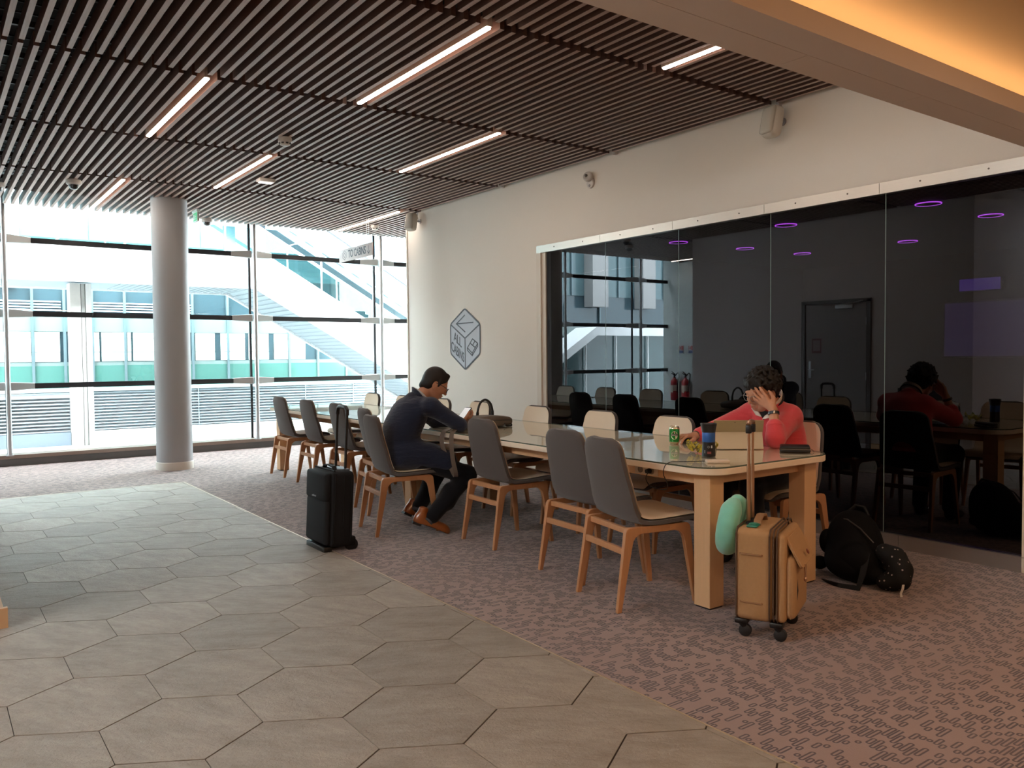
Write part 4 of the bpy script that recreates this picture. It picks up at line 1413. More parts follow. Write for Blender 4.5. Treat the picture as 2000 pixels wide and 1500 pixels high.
obj('slats', bm, M('grille_dark2', '#1d1a1b', .5), t)
# extinguishers
RED = M('extinguisher_red', '#a3161c', .3, spec=.6)
for k, (y, sc_, lab) in enumerate(((11.60, 1.0, 'red fire extinguisher nearer the window, seen mirrored in the glass'), (11.30, 1.05, 'red fire extinguisher nearer the grey wall, seen mirrored in the glass'))):
    t = thing('mounted_fire_extinguisher', lab, 'fire extinguisher', (-1.94, y, .36), 0, 'fire extinguishers in the mirrored corner')
    bm = BM(); lathe(bm, [(0, 0), (.06, 0), (.078, .012), (.08, .04), (.08, .36), (.07, .41), (.04, .445), (.025, .46), (.025, .48), (0, .48)], 32); obj('cylinder', bm, RED, t)
    bm = BM(); lathe(bm, [(.081, .2), (.0812, .32), (.081, .32)], 32); box(bm, .0785, .0815, -.035, .035, .17, .31); obj('label', bm, M('ext_label', '#c9bfae', .5), t)
    bm = BM(); tube(bm, [(0, 0, .475), (0, 0, .53)], [.022, .018], 12); tube(bm, [(-.02, 0, .525), (.09, .0, .56)], [.012, .008], 8); tube(bm, [(-.02, 0, .54), (.08, .0, .60)], [.009, .007], 8); obj('valve', bm, BPL, t)
    bm = BM(); tube(bm, cr([(0, -.02, .51), (0, -.09, .57), (.01, -.13, .52), (.03, -.115, .35), (.03, -.10, .18)]), .011, 8); obj('hose', bm, BPL, t)
    bm = BM(); box(bm, -.10, -.075, -.03, .03, .15, .45); obj('wall_hook', bm, M('device_grey', '#9a979a', .4), t)
for k, (y, lab) in enumerate(((11.50, 'small extinguisher notice above the extinguisher nearer the window'), (11.24, 'small extinguisher notice above the extinguisher nearer the grey wall'))):
    t = thing('safety_sign', lab, 'sign', (-2.036, y, 1.41), 0, 'extinguisher notices in the mirrored corner')
    bm = BM(); rbox(bm, -.002, .004, -.07, .07, -.085, .085, .001, 1); obj('plate', bm, M('notice_white', '#c9c4c4', .5), t)
    bm = BM(); box(bm, .004, .005, -.06, -.005, -.01, .075); box(bm, .004, .005, .045, .06, -.01, .075); box(bm, .004, .005, .005, .03, 0, .06); obj('red_print', bm, M('print_red2', '#a8433c', .5), t)
    bm = BM(); box(bm, .004, .005, -.06, .06, -.075, -.02); obj('blue_print', bm, M('print_blue', '#3d4a74', .5), t)
# ------------------------------------------------------------------ outside the window wall
bm = BM(); box(bm, -14, 16, 12.1, 40, -.1, -.001)
struct('floor_terrace', bm, M('terrace_concrete', '#d9dad8', .8, var=.04, vscale=2))
WHITE = M('white_render', '#e9ebec', .7)
GREYR = M('ribbed_soffit', '#8c959b', .6, .2)
FY = 16.6
b = thing('outside_building', 'building across the terrace with grey louvres below and teal glazing above', 'building', (3.5, FY, 0))
X0, X1 = -8.5 - 3.5, 9.5 - 3.5
# louvres
bm = BM()
n = 13
for k in range(n):
    z = .02 + k * .73 / n
    v = [bm.verts.new(p) for p in ((X0, -.03, z), (X1, -.03, z), (X1, .02, z + .045), (X0, .02, z + .045))]
    bm.faces.new(v)
for x in (-2.9, -1.9, .9, 1.95, 3.1, 4.2):
    box(bm, x - .008, x + .008, -.034, -.028, 0, .73)
ow = obj('louvre_wall', bm, M('louvre_grey', '#9ea5aa', .45, .4), b, smooth=False)
bm = BM(); box(bm, X0, X1, .03, .06, 0, .74); obj('louvre_backing', bm, M('louvre_shadow', '#868f95', .7), b)
bm = BM(); box(bm, X0, X1, -.04, .05, .73, .80); obj('sill_rail', bm, M('rail_pale', '#aeb9bb', .5), b)
# dim room seen through the teal glazing
bm = BM(); box(bm, X0, X1, .03, .06, .80, 2.9); obj('dark_glazing', bm, M('teal_glass', '#32434a', .12, spec=.6), b)
bm = BM(); box(bm, X0, X1, .0, .028, .80, 1.20); obj('green_band', bm, M('green_glass', '#456b64', .15, spec=.6), b)
bm = BM(); box(bm, X0, X1, .01, .028, 1.20, 1.27); box(bm, X0, X1, .008, .028, 1.82, 2.10); obj('grey_band', bm, M('grey_glass', '#6f7c7a', .25), b)
LITW = M_emit('lit_window', (.80, 1.0, .90), .55, (.8, .85, .8))
for xa, xb in ((.25, .9), (1.0, 1.57), (1.63, 2.02), (2.56, 2.66), (2.70, 3.10), (3.14, 3.20), (3.24, 3.62), (3.70, 4.2), (4.37, 4.74), (4.86, 5.34), (5.42, 5.83), (5.95, 6.24), (6.29, 6.62), (-.6, .15), (-1.5, -.75), (-2.6, -1.8)):
    bm = BM(); box(bm, xa - 3.5, xb - 3.5, -.004, .02, 1.28, 1.81); w = obj('lit_window', bm, LITW, b)
    bm = BM(); box(bm, xa - 3.5, xb - 3.5, -.008, -.003, 1.44, 1.455); box(bm, xa - 3.5, xb - 3.5, -.008, -.003, 1.70, 1.71); obj('glazing_bar', bm, M('bar_grey', '#77837f', .5), w)
for x in (1.60, 2.1, 2.55, 3.10, 3.66, 4.32, 5.0, 5.6, 6.27, 6.9, 7.55, 8.2, .2, -.9, -2.0, -3.2, -4.4):
    bm = BM(); box(bm, x - 3.5 - .022, x - 3.5 + .022, -.03, .03, .80, 2.7); obj('mullion', bm, M('mullion_grey', '#5f6f74', .4, .3), b)
for xa, xb in ((1.05, 2.05), (2.56, 4.3)):
    bm = BM()
    for k in range(4):
        box(bm, xa - 3.5, xb - 3.5, -.006, .02, 2.19 + k * .05, 2.215 + k * .05)
    obj('blind', bm, M('blind_pale', '#b9c8d6', .5), b)
# upper storeys
bm = BM(); box(bm, -5.5, X1, .0, .2, 2.9, 5.3); obj('upper_glazing', bm, M('upper_glass', '#4a6066', .15, spec=.6), b)
bm = BM(); box(bm, X0, -5.5, .0, .2, 2.9, 9); obj('shaded_glazing', bm, M('shaded_glass', '#4f6468', .15, spec=.5), b)
for xa, xb in ((-4.41, -3.85), (-6.22, -5.73), (-2.6, -2.2), (-8.4, -7.9), (-.9, -.5), (1.0, 1.4)):
    bm = BM(); box(bm, xa - 3.5, xb - 3.5, -.35, .0, 2.6, 9 if xb < -2 else 5.3); obj('pier', bm, M('pier_concrete', '#8a8988', .8, var=.06, vscale=6), b)
for x in (-3.4, -5.1, -6.9, -1.5, .2):
    bm = BM(); box(bm, x - 3.5 - .03, x - 3.5 + .03, -.05, .0, 2.9, 9 if x < -2 else 5.3); obj('mullion', bm, M('mullion_grey', '#5f6f74', .4, .3), b)
# concrete pillar pair under the landing
p = thing('concrete_pillar', 'pale concrete pillar with grooved side outside, left of the column', 'pillar', (1.98, 14.0, 0))
bm = BM(); box(bm, -.145, .0, -.15, .15, 0, 2.47); obj('shaft', bm, M('pillar_concrete', '#b9b4ae', .85, var=.1, vscale=12, bump=.2, bscale=60), p)
bm = BM(); box(bm, .012, .06, -.12, .15, 0, 2.47); box(bm, .07, .145, -.15, .15, 0, 2.47); box(bm, .0, .13, -.08, .12, 0, 2.46); obj('grooved_cladding', bm, M('cladding_pale', '#d3d1cd', .7), p)
o = thing('plinth', 'low blue-grey plinth wall outside at the left edge of the window', 'plinth', (1.3, 14.2, 0))
bm = BM(); box(bm, -1.6, .53, -.15, .15, 0, .20); obj('wall', bm, M('plinth_blue', '#7f8b97', .6), o)
bm = BM()
for k in range(11):
    z = .21 + k * .052
    v = [bm.verts.new(q) for q in ((-1.6, -.1, z), (.53, -.1, z), (.53, -.06, z + .042), (-1.6, -.06, z + .042))]; bm.faces.new(v)
box(bm, -1.6, .53, -.06, .1, .2, .80); obj('louvre', bm, M('louvre_grey', '#9ea5aa', .45), o, smooth=False)

# landing and straight flight in front of the building
st = thing('outdoor_stair', 'white outdoor stair with landing and glass balustrade beyond the window', 'staircase', (4.56, 13.5, 0))
SL = (.828 - 2.47) / (7.414 - 4.555)
xe = 4.4
def zlow(x): return 2.47 + SL * x
def zup(x): return 2.47 + .58 + SL * x + .10
kx = .18
poly = [(-13, 2.47), (0, 2.47), (4.1, zlow(4.1)), (5.6, zlow(4.1) + .05), (kx + 4.9, zup(kx + 4.4)), (kx, 3.09), (-13, 3.09)]
LX = -4.4
poly = [(LX, 2.47), (0, 2.47), (4.2, zlow(4.2)), (4.2, zup(4.2)), (kx, zup(kx)), (LX, zup(kx))]
XZ = Matrix(((1, 0, 0, 0), (0, 0, 1, 0), (0, 1, 0, 0), (0, 0, 0, 1)))
for y, nm in ((0, 'stringer'), (1.62, 'stringer')):
    bm = BM(); prism(bm, poly, y, y + .1, XZ); obj(nm, bm, WHITE, st, smooth=False)
bm = BM()
prism(bm, [(LX, 2.50), (.02, 2.50), (4.2, zlow(4.2) + .03), (4.2, zlow(4.2) + .12), (.02, 2.62), (LX, 2.62)], .1, 1.62, XZ)
for k in range(60):
    x = -2 + k * .105
    z = 2.496 if x < 0 else zlow(x) + .024
    box(bm, x, x + .05, .1, 1.62, z - .006, z + .01)
obj('underside', bm, GREYR, st, smooth=False)
bm = BM()
for k in range(16):
    x = kx + .2 + k * .255
    box(bm, x, x + .28, .1, 1.62, zup(x) - .30, zup(x) - .24)
box(bm, LX, kx + .2, .1, 1.62, 2.9, 2.98)
obj('treads', bm, M('tread_grey', '#b6babc', .7), st, smooth=False)
BGL = M_glass('balustrade_glass', (.66, .86, .85), 1.5, 1.2)
for y in (.05, 1.67):
    bm = BM()
    for xa, xb in ((LX, -2), (-2, -.02)):
        v = [bm.verts.new(q) for q in ((xa + .02, y, zup(kx)), (xb - .02, y, zup(kx)), (xb - .02, y, zup(kx) + .95), (xa + .02, y, zup(kx) + .95))]; bm.faces.new(v)
    for k in range(4):
        xa, xb = kx + k * 1.0, kx + k * 1.0 + .97
        v = [bm.verts.new(q) for q in ((xa, y, zup(xa)), (xb, y, zup(xb)), (xb, y, zup(xb) + .95), (xa, y, zup(xa) + .95))]; bm.faces.new(v)
    obj('balustrade_glass', bm, BGL, st, smooth=False, fixn=False)
    bm = BM(); tube(bm, [(LX, y, zup(kx) + .97), (kx, y, zup(kx) + .97), (4.2, y, zup(4.2) + .97)], .03, 10); obj('handrail', bm, WHITE, st)
    bm = BM()
    for x in (LX + .02, -2, 0):
        tube(bm, [(x, y, zup(kx)), (x, y, zup(kx) + .95)], .014, 6)
    for k in range(1, 5):
        x = kx + k * 1.0 - .015
        tube(bm, [(x, y, zup(x)), (x, y, zup(x) + .95)], .014, 6)
    obj('balusters', bm, WHITE, st)
# second flight further back
s2 = thing('outdoor_stair', 'upper pale stair flight behind the glass balustrade near the hanging sign', 'staircase', (5.68, 15.5, 0))
S2 = (2.162 - 3.85) / (8.6 - 5.68)
bm = BM(); prism(bm, [(-1.2, 3.85 - 1.2 * S2), (3.6, 3.85 + 3.6 * S2), (3.6, 3.85 + 3.6 * S2 + .62), (-1.2, 3.85 - 1.2 * S2 + .62)], 0, .8, XZ); obj('flight', bm, M('flight_lilac', '#565a63', .6), s2, smooth=False)
bm = BM()
for dz in (-.04, .66):
    tube(bm, [(-1.2, -.05, 3.85 - 1.2 * S2 + dz), (3.6, -.05, 3.85 + 3.6 * S2 + dz)], .055, 10)
obj('rail', bm, WHITE, s2)
bm = BM()
for k in range(14):
    x = -1.1 + k * .33
    tube(bm, [(x, -.03, 3.85 + x * S2 + .1), (x + .17, -.03, 3.85 + (x + .17) * S2 + .1)], .022, 6)
obj('tread_lights', bm, WHITE, s2)
# lower ramp, seen mirrored in the dark glass
s3 = thing('glazed_ramp', 'low white-topped glazed ramp outside, seen mirrored in the dark glass', 'ramp', (-1.35, 13.3, 0))
poly = [(-5.2, 1.74), (0, 1.74), (1.7, .72), (1.7, .92), (.02, 1.93), (-5.2, 1.93)]
bm = BM(); prism(bm, poly, 0, .7, XZ); obj('deck', bm, WHITE, s3, smooth=False)
bm = BM()
for x in (-4.6, -3.6, -2.6, -1.6, -.6, .3, 1.1):
    zt = 1.74 if x <= 0 else 1.74 - .6 * x
    tube(bm, [(x, .05, 0), (x, .05, zt)], .018, 6)
obj('posts', bm, WHITE, s3)
bm = BM()
v = [bm.verts.new(q) for q in ((-5.2, .1, 0), (0, .1, 0), (0, .1, 1.74), (-5.2, .1, 1.74))]; bm.faces.new(v)
v = [bm.verts.new(q) for q in ((0, .1, 0), (1.7, .1, 0), (1.7, .1, .72), (0, .1, 1.74))]; bm.faces.new(v)
obj('glazing', bm, M('ramp_glass', '#3c5052', .15, spec=.6), s3, smooth=False)
# pale building far behind
f = thing('far_building', 'pale building high behind the outdoor stair', 'building', (6, 24, 0))
bm = BM(); box(bm, -16, 14, 0, 4, 0, 7.5); obj('wall', bm, M('far_wall', '#5f676b', .7), f)
bm = BM()
for k in range(9):
    box(bm, -16, 14, -.06, 0, 3.0 + k * .5, 3.12 + k * .5)
obj('ledges', bm, M('far_ledge', '#8d9396', .6), f)
# ------------------------------------------------------------------ people
SKIN = M('skin', '#b98468', .5, var=.05, vscale=30, spec=.4)
SKIN2 = M('skin_warm', '#c08a6c', .5, var=.05, vscale=30, spec=.4)
V3 = lambda *a: np.array(a, float)
def nrm(v):
    v = np.array(v, float); return v / np.linalg.norm(v)

def axes(fwd, side_hint):
    """head frame: forward, right, up as columns"""
    f = nrm(fwd)
    u = nrm(np.array([0, 0, 1.0]) - f * f[2])
    r = nrm(np.cross(f, u))
    # lean the head sideways a little
    u = nrm(u + r * side_hint); r = nrm(np.cross(f, u)); u = np.cross(r, f)
    return f, r, u

def head(B, c, f, r, u, s=1.0):
    """skull, jaw, nose, brow, lips, ears added to the body field; c = centre of the skull"""
    P = lambda a, b, d: c + (f * a + r * b + u * d) * s
    Rm = np.stack([f, r, u], 1)
    E = lambda p, rad, k, cut=False: B.ell(p, np.array(rad) * s, Rm, k * s, cut)
    E(P(-.005, 0, .025), (.095, .074, .088), .03)
    E(P(.03, 0, -.025), (.062, .062, .075), .03)
    E(P(.045, 0, -.085), (.038, .042, .030), .03)       # chin / jaw
    B.cap(P(.0, .045, -.05), P(.055, .022, -.095), .022 * s, .016 * s, .025 * s)
    B.cap(P(.0, -.045, -.05), P(.055, -.022, -.095), .022 * s, .016 * s, .025 * s)
    for q in (-1, 1):
        E(P(.094, q * .033, -.001), (.018, .019, .013), .008, True)   # eye sockets
        E(P(.084, q * .034, -.001), (.012, .014, .010), .004)          # lids
        B.cap(P(.088, q * .018, .020), P(.080, q * .05, .018), .008 * s, .007 * s, .012 * s)
        E(P(.066, q * .046, -.035), (.020, .018, .018), .02)           # cheeks
        # ear: a dished disc with rim
        e = P(-.012, q * .074, -.018)
        E(e, (.020, .008, .031), .008)
        E(e + r * q * .008 * s + f * .003 * s, (.010, .006, .018), .005, True)
        B.cap(P(-.008, q * .075, -.045), P(-.006, q * .073, -.050), .008 * s, .006 * s, .006 * s)
    B.cap(P(.092, 0, .012), P(.114, 0, -.030), .009 * s, .0125 * s, .010 * s)   # nose
    for q in (-1, 1):
        B.cap(P(.100, q * .011, -.034), P(.098, q * .012, -.036), .0085 * s, .0075 * s, .006 * s)
    B.cap(P(.090, -.018, -.060), P(.090, .018, -.060), .0075 * s, .0075 * s, .006 * s)
    B.cap(P(.098, -.008, -.058), P(.098, .008, -.058), .006 * s, .006 * s, .006 * s)
    B.cap(P(.090, -.014, -.073), P(.090, .014, -.073), .0085 * s, .0085 * s, .006 * s)
    return P

def hand(B, wrist, d, palm, side, curl, spread=.10, s=1.0, thumb=(.7, .55), k=.006):
    """palm and five bent fingers. d: towards the fingers, palm: normal out of the palm, side: towards the thumb;
    curl: bend angles (radians) of the three joints, one triple per finger index..little"""
    d = nrm(d); palm = nrm(np.array(palm) - d * np.dot(palm, d)); sd = np.cross(d, palm)
    if np.dot(sd, side) < 0: sd = -sd
    L = .088 * s
    kn = []
    for i, (off, ln) in enumerate(((.030, 1.0), (.010, 1.03), (-.011, 1.0), (-.030, .93))):
        kn.append(wrist + d * L * ln + sd * off * s)
    for q in kn:
        B.cap(wrist + (q - wrist) * .12, q, .0145 * s, .0115 * s, .014)
    lens = [(.043, .026, .021), (.047, .030, .022), (.044, .028, .022), (.034, .022, .019)]
    for i in range(4):
        a = 0.0
        p = kn[i]
        base = nrm(d + sd * spread * (1.5 - i))
        pts = [p]
        for j in range(3):
            a += curl[i][j]
            dirv = base * math.cos(a) + palm * math.sin(a)
            p = p + dirv * lens[i][j] * s
            pts.append(p)
        B.chain(pts, [.0098 * s, .0088 * s, .0080 * s, .0068 * s], k)
    # thumb from the side of the palm
    t0 = wrist + d * .022 * s + sd * .020 * s + palm * .006 * s
    t1 = t0 + nrm(d * .62 + sd * thumb[0] + palm * .30) * .040 * s
    t2 = t1 + nrm(d * .85 + sd * thumb[0] * .35 + palm * thumb[1]) * .032 * s
    t3 = t2 + nrm(d * .95 + palm * (thumb[1] + .15)) * .026 * s
    B.chain([t0, t1, t2, t3], [.0165 * s, .0125 * s, .0105 * s, .0082 * s], .010)
    return kn

def tuft_hair(B, c, f, r, u, s, spots, rad, seed, k=.012):
    rg = random.Random(seed)
    Rm = np.stack([f, r, u], 1)
    for a, b, d in spots:
        B.ell(c + (f * a + r * b + u * d) * s, [rad * s * rg.uniform(.8, 1.25) for _ in range(3)], Rm, k)

# ================================================================== the seated man
MB = (2.95, 5.50, 0)
man = thing('person', 'man in navy suit and glasses seated at the table looking at a phone', 'person', MB)
hc = V3(3.205, 5.425, 1.115)
f, r, u = axes((.80, -.22, -.50), .02)
Rsh, Lsh = V3(3.085, 5.285, .945), V3(3.12, 5.655, .945)
Rel, Rwr = V3(3.285, 5.20, .803), V3(3.415, 5.385, .800)
Lel, Lwr = V3(3.36, 5.70, .80), V3(3.50, 5.58, .790)
hipR, hipL = V3(2.99, 5.44, .565), V3(2.99, 5.64, .565)
knR, anR = V3(3.365, 5.225, .415), V3(3.035, 5.205, .135)
knL, anL = V3(3.37, 5.62, .435), V3(3.095, 5.50, .165)
B = Body()
B.chain([V3(2.97, 5.54, .60), V3(3.0, 5.51, .80), V3(3.06, 5.48, .94)], [.10, .09, .08], .04)
for sh, el, wr in ((Rsh, Rel, Rwr), (Lsh, Lel, Lwr)):
    B.chain([V3(3.07, 5.475, .96), sh, el, wr], [.05, .045, .036, .025], .03)
for hp, kn_, an in ((hipR, knR, anR), (hipL, knL, anL)):
    B.chain([V3(2.97, 5.54, .58), hp, kn_, an], [.08, .07, .045, .032], .03)
nb_ = V3(3.085, 5.465, .985)
B.cap(nb_, hc - u * .05 - f * .03, .055, .054, .03)
P = head(B, hc, f, r, u, 1.0)
# hands: both hold the phone
ph_c = V3(3.470, 5.425, .866)
kn = hand(B, Rwr, ph_c + V3(-.006, -.022, -.052) - Rwr, (-.25, .35, .9), (-.5, -.5, .6), [(.25, .55, .5), (.3, .6, .5), (.35, .6, .5), (.4, .6, .5)], .06, .95, (.55, .5))
hand(B, Lwr, V3(.08, -.09, -.01), (0, 0, -1), (-1, -.6, 0), [(.3, .4, .3)] * 4, .06, .95, (.6, .3))
soft('body', B, .0048, SKIN, man, MB, relax=1)
HAIRB = M('dark_brown_hair', '#1a110d', .55, var=.4, vscale=60, stretch=(1, 1, .3), bump=.5, bscale=180, spec=.4)
B = Body()
Rm = np.stack([f, r, u], 1)
B.ell(hc - f * .014 + u * .034, (.099, .081, .094), Rm, .01)
B.ell(hc - f * .045 - u * .015, (.060, .077, .075), Rm, .02)
B.cap(hc + f * .055 + r * .035 + u * .096, hc + f * .068 - r * .04 + u * .086, .014, .012, .03)
B.cap(hc - f * .075 - u * .06, hc - f * .06 - u * .075, .03, .022, .02)
for q in (-1, 1):
    B.cap(hc + f * .012 + r * q * .072 + u * .035, hc + f * .016 + r * q * .074 - u * .012, .012, .007, .012)
B.ell(hc + f * .115 - u * .01, (.065, .09, .085), Rm, .012, True)
B.ell(hc + f * .02 - u * .075, (.058, .09, .058), Rm, .012, True)
for q in (-1, 1):
    B.ell(hc - f * .012 + r * q * .085 - u * .018, (.024, .022, .036), Rm, .006, True)
soft('hair', B, .0048, HAIRB, man, MB, relax=1)
# glasses
bm = BM()
loc = lambda p: tuple(np.array(p) - np.array(MB))
for q in (-1, 1):
    ring = [loc(P(.112 - .012 * abs(math.cos(a)) * (1 if math.cos(a) * q > 0 else 0), q * .034 + .026 * math.cos(a), -.006 + .021 * math.sin(a))) for a in [2 * PI * k / 14 for k in range(15)]]
    tube(bm, ring, .0022, 6, cap=False)
    tube(bm, [loc(P(.102, q * .060, .004)), loc(P(.05, q * .078, .006)), loc(P(-.012, q * .081, .0))], .0022, 6)
tube(bm, [loc(P(.114, -.010, .0)), loc(P(.117, 0, .003)), loc(P(.114, .010, .0))], .0022, 6)
obj('glasses', bm, M('glasses_black', '#0d0c0c', .3), man)
bm = BM()
for q in (-1, 1):
    ball(bm, loc(P(.080, q * .034, -.001)), .012, 8)
obj('eyes', bm, M('eye_white', '#d8d2cb', .2), man)
# shirt collar
bm = BM()
Cc = nb_ + u * .012 + f * .0
ring = [tuple(np.array(loc(Cc)) + r * .066 * math.cos(a) + (f * .066) * math.sin(a) + u * (.022 - .018 * math.sin(a))) for a in [2 * PI * k / 24 for k in range(25)]]
strip(bm, ring, .042, .004, [Vector(tuple(u + .25 * (r * math.cos(2 * PI * k / 24) + f * math.sin(2 * PI * k / 24)))) for k in range(25)])
obj('shirt_collar', bm, M('shirt_white', '#d9d7d4', .8), man)
# jacket
t = NT('navy_wool')
co = t.coord('Object')
big = t.noise(t.coord('Object', scale=(1.2, 1.2, 5)), 5, 3, .55)
fine = t.noise(co, 500, 2, .6)
t.bsdf(t.mix(fine, rgb('#141929'), rgb('#232b42')), .85, spec=.25, sheen=.25, normal=t.bump(t.math('ADD', big, t.math('MULTIPLY', fine, .05)), .55, .03))
NAVY = t.m
B = Body()
lat = nrm((.156, .988, 0))
def tors(c, a, b, d, tilt=0):
    fw = nrm((.988, -.156, tilt)); up_ = np.cross(fw, lat); up_ = up_ if up_[2] > 0 else -up_
    B.ell(V3(*c), (a, b, d), np.stack([fw, lat, up_], 1), .07)
tors((2.945, 5.55, .60), .135, .195, .13)
tors((2.955, 5.545, .72), .128, .18, .15)
tors((2.995, 5.515, .83), .135, .195, .15, -.3)
tors((3.035, 5.49, .915), .112, .185, .10, -.4)
B.cap(V3(3.055, 5.475, .975), Rsh, .055, .066, .04); B.cap(V3(3.06, 5.485, .975), Lsh, .055, .066, .04)
B.chain([Rsh, Rel, Rwr], [.068, .054, .040], .035)
B.chain([Lsh, Lel, Lwr], [.068, .054, .040], .035)
B.cap(V3(3.045, 5.475, .985), V3(3.075, 5.468, 1.0), .068, .064, .03)
# tail spreading over the seat
tors((2.90, 5.56, .545), .10, .20, .075)
tors((2.985, 5.42, .56), .12, .09, .09); tors((2.985, 5.65, .56), .12, .09, .09)
B.chain([V3(3.0, 5.44, .60), V3(3.12, 5.36, .56), V3(3.22, 5.30, .52)], [.10, .10, .088], .05); B.cap(V3(3.0, 5.64, .58), V3(3.16, 5.62, .55), .10, .09, .05)
# creases at elbow and waist
B.ell(hc - u * .05, (.055, .06, .075), Rm, .01, True)
soft('jacket', B, .0065, NAVY, man, MB, relax=1)
bm = BM()
cl = [loc(nb_ + V3(-.01, 0, .012) + r * .078 * math.cos(a) + f * .072 * math.sin(a) + u * (.012 - .03 * math.sin(a))) for a in [math.radians(q) for q in range(150, 391, 15)]]
strip(bm, cl, .045, .007, [Vector(tuple(u * .9 + .55 * (r * math.cos(math.radians(q)) + f * math.sin(math.radians(q))))) for q in range(150, 391, 15)])
obj('jacket_collar', bm, NAVY, man)
# trousers, socks, shoes
B = Body()
B.ell(V3(2.95, 5.545, .545), (.12, .185, .085), np.stack([nrm((.988, -.156, 0)), lat, V3(0, 0, 1)], 1), .04)
for hp, kn_, an in ((hipR, knR, anR), (hipL, knL, anL)):
    B.chain([hp, kn_], [.090, .068], .04)
    B.cap(kn_, an, .069, .058, .03)
    m = (kn_ + an) / 2 + nrm(V3(-.6, 0, -.5)) * .012
    B.ell(m, (.055, .052, .10), None, .04)
TRO = M('trouser_black', '#0c0e15', .85, bump=.15, bscale=300, sheen=.15, spec=.2)
soft('trousers', B, .0065, TRO, man, MB, relax=1)
def shoe(heel, toe, nm_mat, lift=0.0):
    h, t_ = np.array(heel), np.array(toe)
    d = nrm(t_ - h); sd_ = nrm(np.cross((0, 0, 1), d)); up_ = np.cross(d, sd_)
    Rr = np.stack([d, sd_, up_], 1)
    S = Body()
    at = lambda a, b, c: h + d * a + sd_ * b + up_ * c
    S.ell(at(.045, 0, .018), (.050, .036, .072), Rr, .02)
    S.ell(at(.11, 0, .008), (.080, .040, .066), Rr, .03)
    S.ell(at(.20, .004, .002), (.080, .047, .050), Rr, .03)
    S.ell(at(.255, .004, .0), (.042, .034, .034), Rr, .025)
    S.cap(at(.055, 0, .06), at(.045, 0, .095), .036, .037, .02)
    S.ell(at(.04, 0, .125), (.03, .026, .03), Rr, .01, True)
    S.ell(at(.13, 0, -.21), (.4, .2, .21), Rr, .002, True)
    up = soft('shoe', S, .0045, nm_mat, man, MB, relax=1)
    up['label'] = 'brown leather lace-up shoe'
    bm = BM()
    pts = []
    for k in range(28):
        a = 2 * PI * k / 28
        w = .040 + .008 * math.cos(a) if True else 0
        x = .145 + .150 * math.cos(a)
        wy = (.034 + .014 * max(0, math.cos(a - .0)) * (1 - max(0, math.cos(a)) ** 4)) * math.sin(a)
        pts.append((x, wy))
    Mx = Matrix(((d[0], sd_[0], up_[0], h[0] - MB[0]), (d[1], sd_[1], up_[1], h[1] - MB[1]), (d[2], sd_[2], up_[2], h[2] - MB[2]), (0, 0, 0, 1)))
    prism(bm, pts, -.006, .002, Mx)
    prism(bm, [(x, y) for x, y in [(.0 + .05 * q, z) for q, z in ((0, -.028), (1.3, -.033), (1.4, .0), (1.3, .033), (0, .028))]], -.024, -.006, Mx)
    o = obj('sole', bm, M('sole_dark', '#17110e', .6), up)
    o['label'] = 'dark sole with heel'
    bm = BM()
    for q in (.105, .125, .145):
        tube(bm, [tuple(at(q, -.02, .072 - (q - .105) * .35) - np.array(MB)), tuple(at(q, 0, .079 - (q - .105) * .35) - np.array(MB)), tuple(at(q, .02, .072 - (q - .105) * .35) - np.array(MB))], .002, 6)
    obj('laces', bm, M('lace_brown', '#3d2214', .7), up)
    return up
BROWN = M('brown_leather', '#8a4a1e', .32, var=.25, vscale=22, spec=.5, coat=.3)
shoe((2.905, 5.255, .118), (3.155, 5.165, .012), BROWN)
shoe((2.985, 5.545, .135), (3.215, 5.53, .014), BROWN)
for an, lab in ((anR, 0), (anL, 0)):
    bm = BM(); a0 = Vector(loc(an)); kk = Vector(loc(knR if an is anR else knL)); dd = (kk - a0).normalized()
    tube(bm, [a0 - dd * .055, a0 - dd * .0, a0 + dd * .03], [.040, .043, .045], 20); obj('sock', bm, M('sock_grey', '#4c535c', .9), man)
# phone in his hands
pht = thing('smartphone', 'black smartphone held up in the hands of the seated man', 'phone', tuple(ph_c))
pf = nrm(V3(-.55, -.10, .60)); pu = nrm(V3(.55, .1, .75)); pu = nrm(pu - pf * np.dot(pu, pf)); pr = np.cross(pu, pf)
Mp = Matrix(((pr[0], pu[0], pf[0], 0), (pr[1], pu[1], pf[1], 0), (pr[2], pu[2], pf[2], 0), (0, 0, 0, 1)))
bm = BM(); prism(bm, rrect(-.037, .037, -.07, .07, .009, 4), -.004, .004, Mp); obj('casing', bm, M('phone_black', '#0e0e10', .35), pht, bevel=.001)
bm = BM(); prism(bm, rrect(-.034, .034, -.062, .062, .005, 3), .004, .0045, Mp); obj('screen', bm, M_emit('phone_screen', (.9, .95, 1.0), .4), pht)

# ================================================================== the person in the coral sweater
WB = (4.52, 3.20, 0)
wom = thing('person', 'person in coral sweater bent over a tablet, one hand at the forehead', 'person', WB)
hc = V3(4.325, 3.245, 1.090)
f, r, u = axes((-.86, .14, -.36), -.10)
Rsh, Lsh = V3(4.47, 3.435, .925), V3(4.475, 3.145, .92)      # her right is the far side
Rel, Rwr = V3(4.235, 3.60, .806), V3(4.07, 3.585, .789)
Lel, Lwr = V3(4.205, 3.055, .806), V3(4.243, 3.098, .978)
B = Body()
B.chain([V3(4.54, 3.24, .58), V3(4.54, 3.26, .76), V3(4.50, 3.27, .93)], [.11, .10, .08], .04)
for sh, el, wr in ((Rsh, Rel, Rwr), (Lsh, Lel, Lwr)):
    B.chain([V3(4.48, 3.28, .95), sh, el, wr], [.05, .042, .037, .0265], .03)
nb_ = V3(4.465, 3.265, .985)
B.cap(nb_, hc - u * .05 - f * .03, .056, .052, .03)
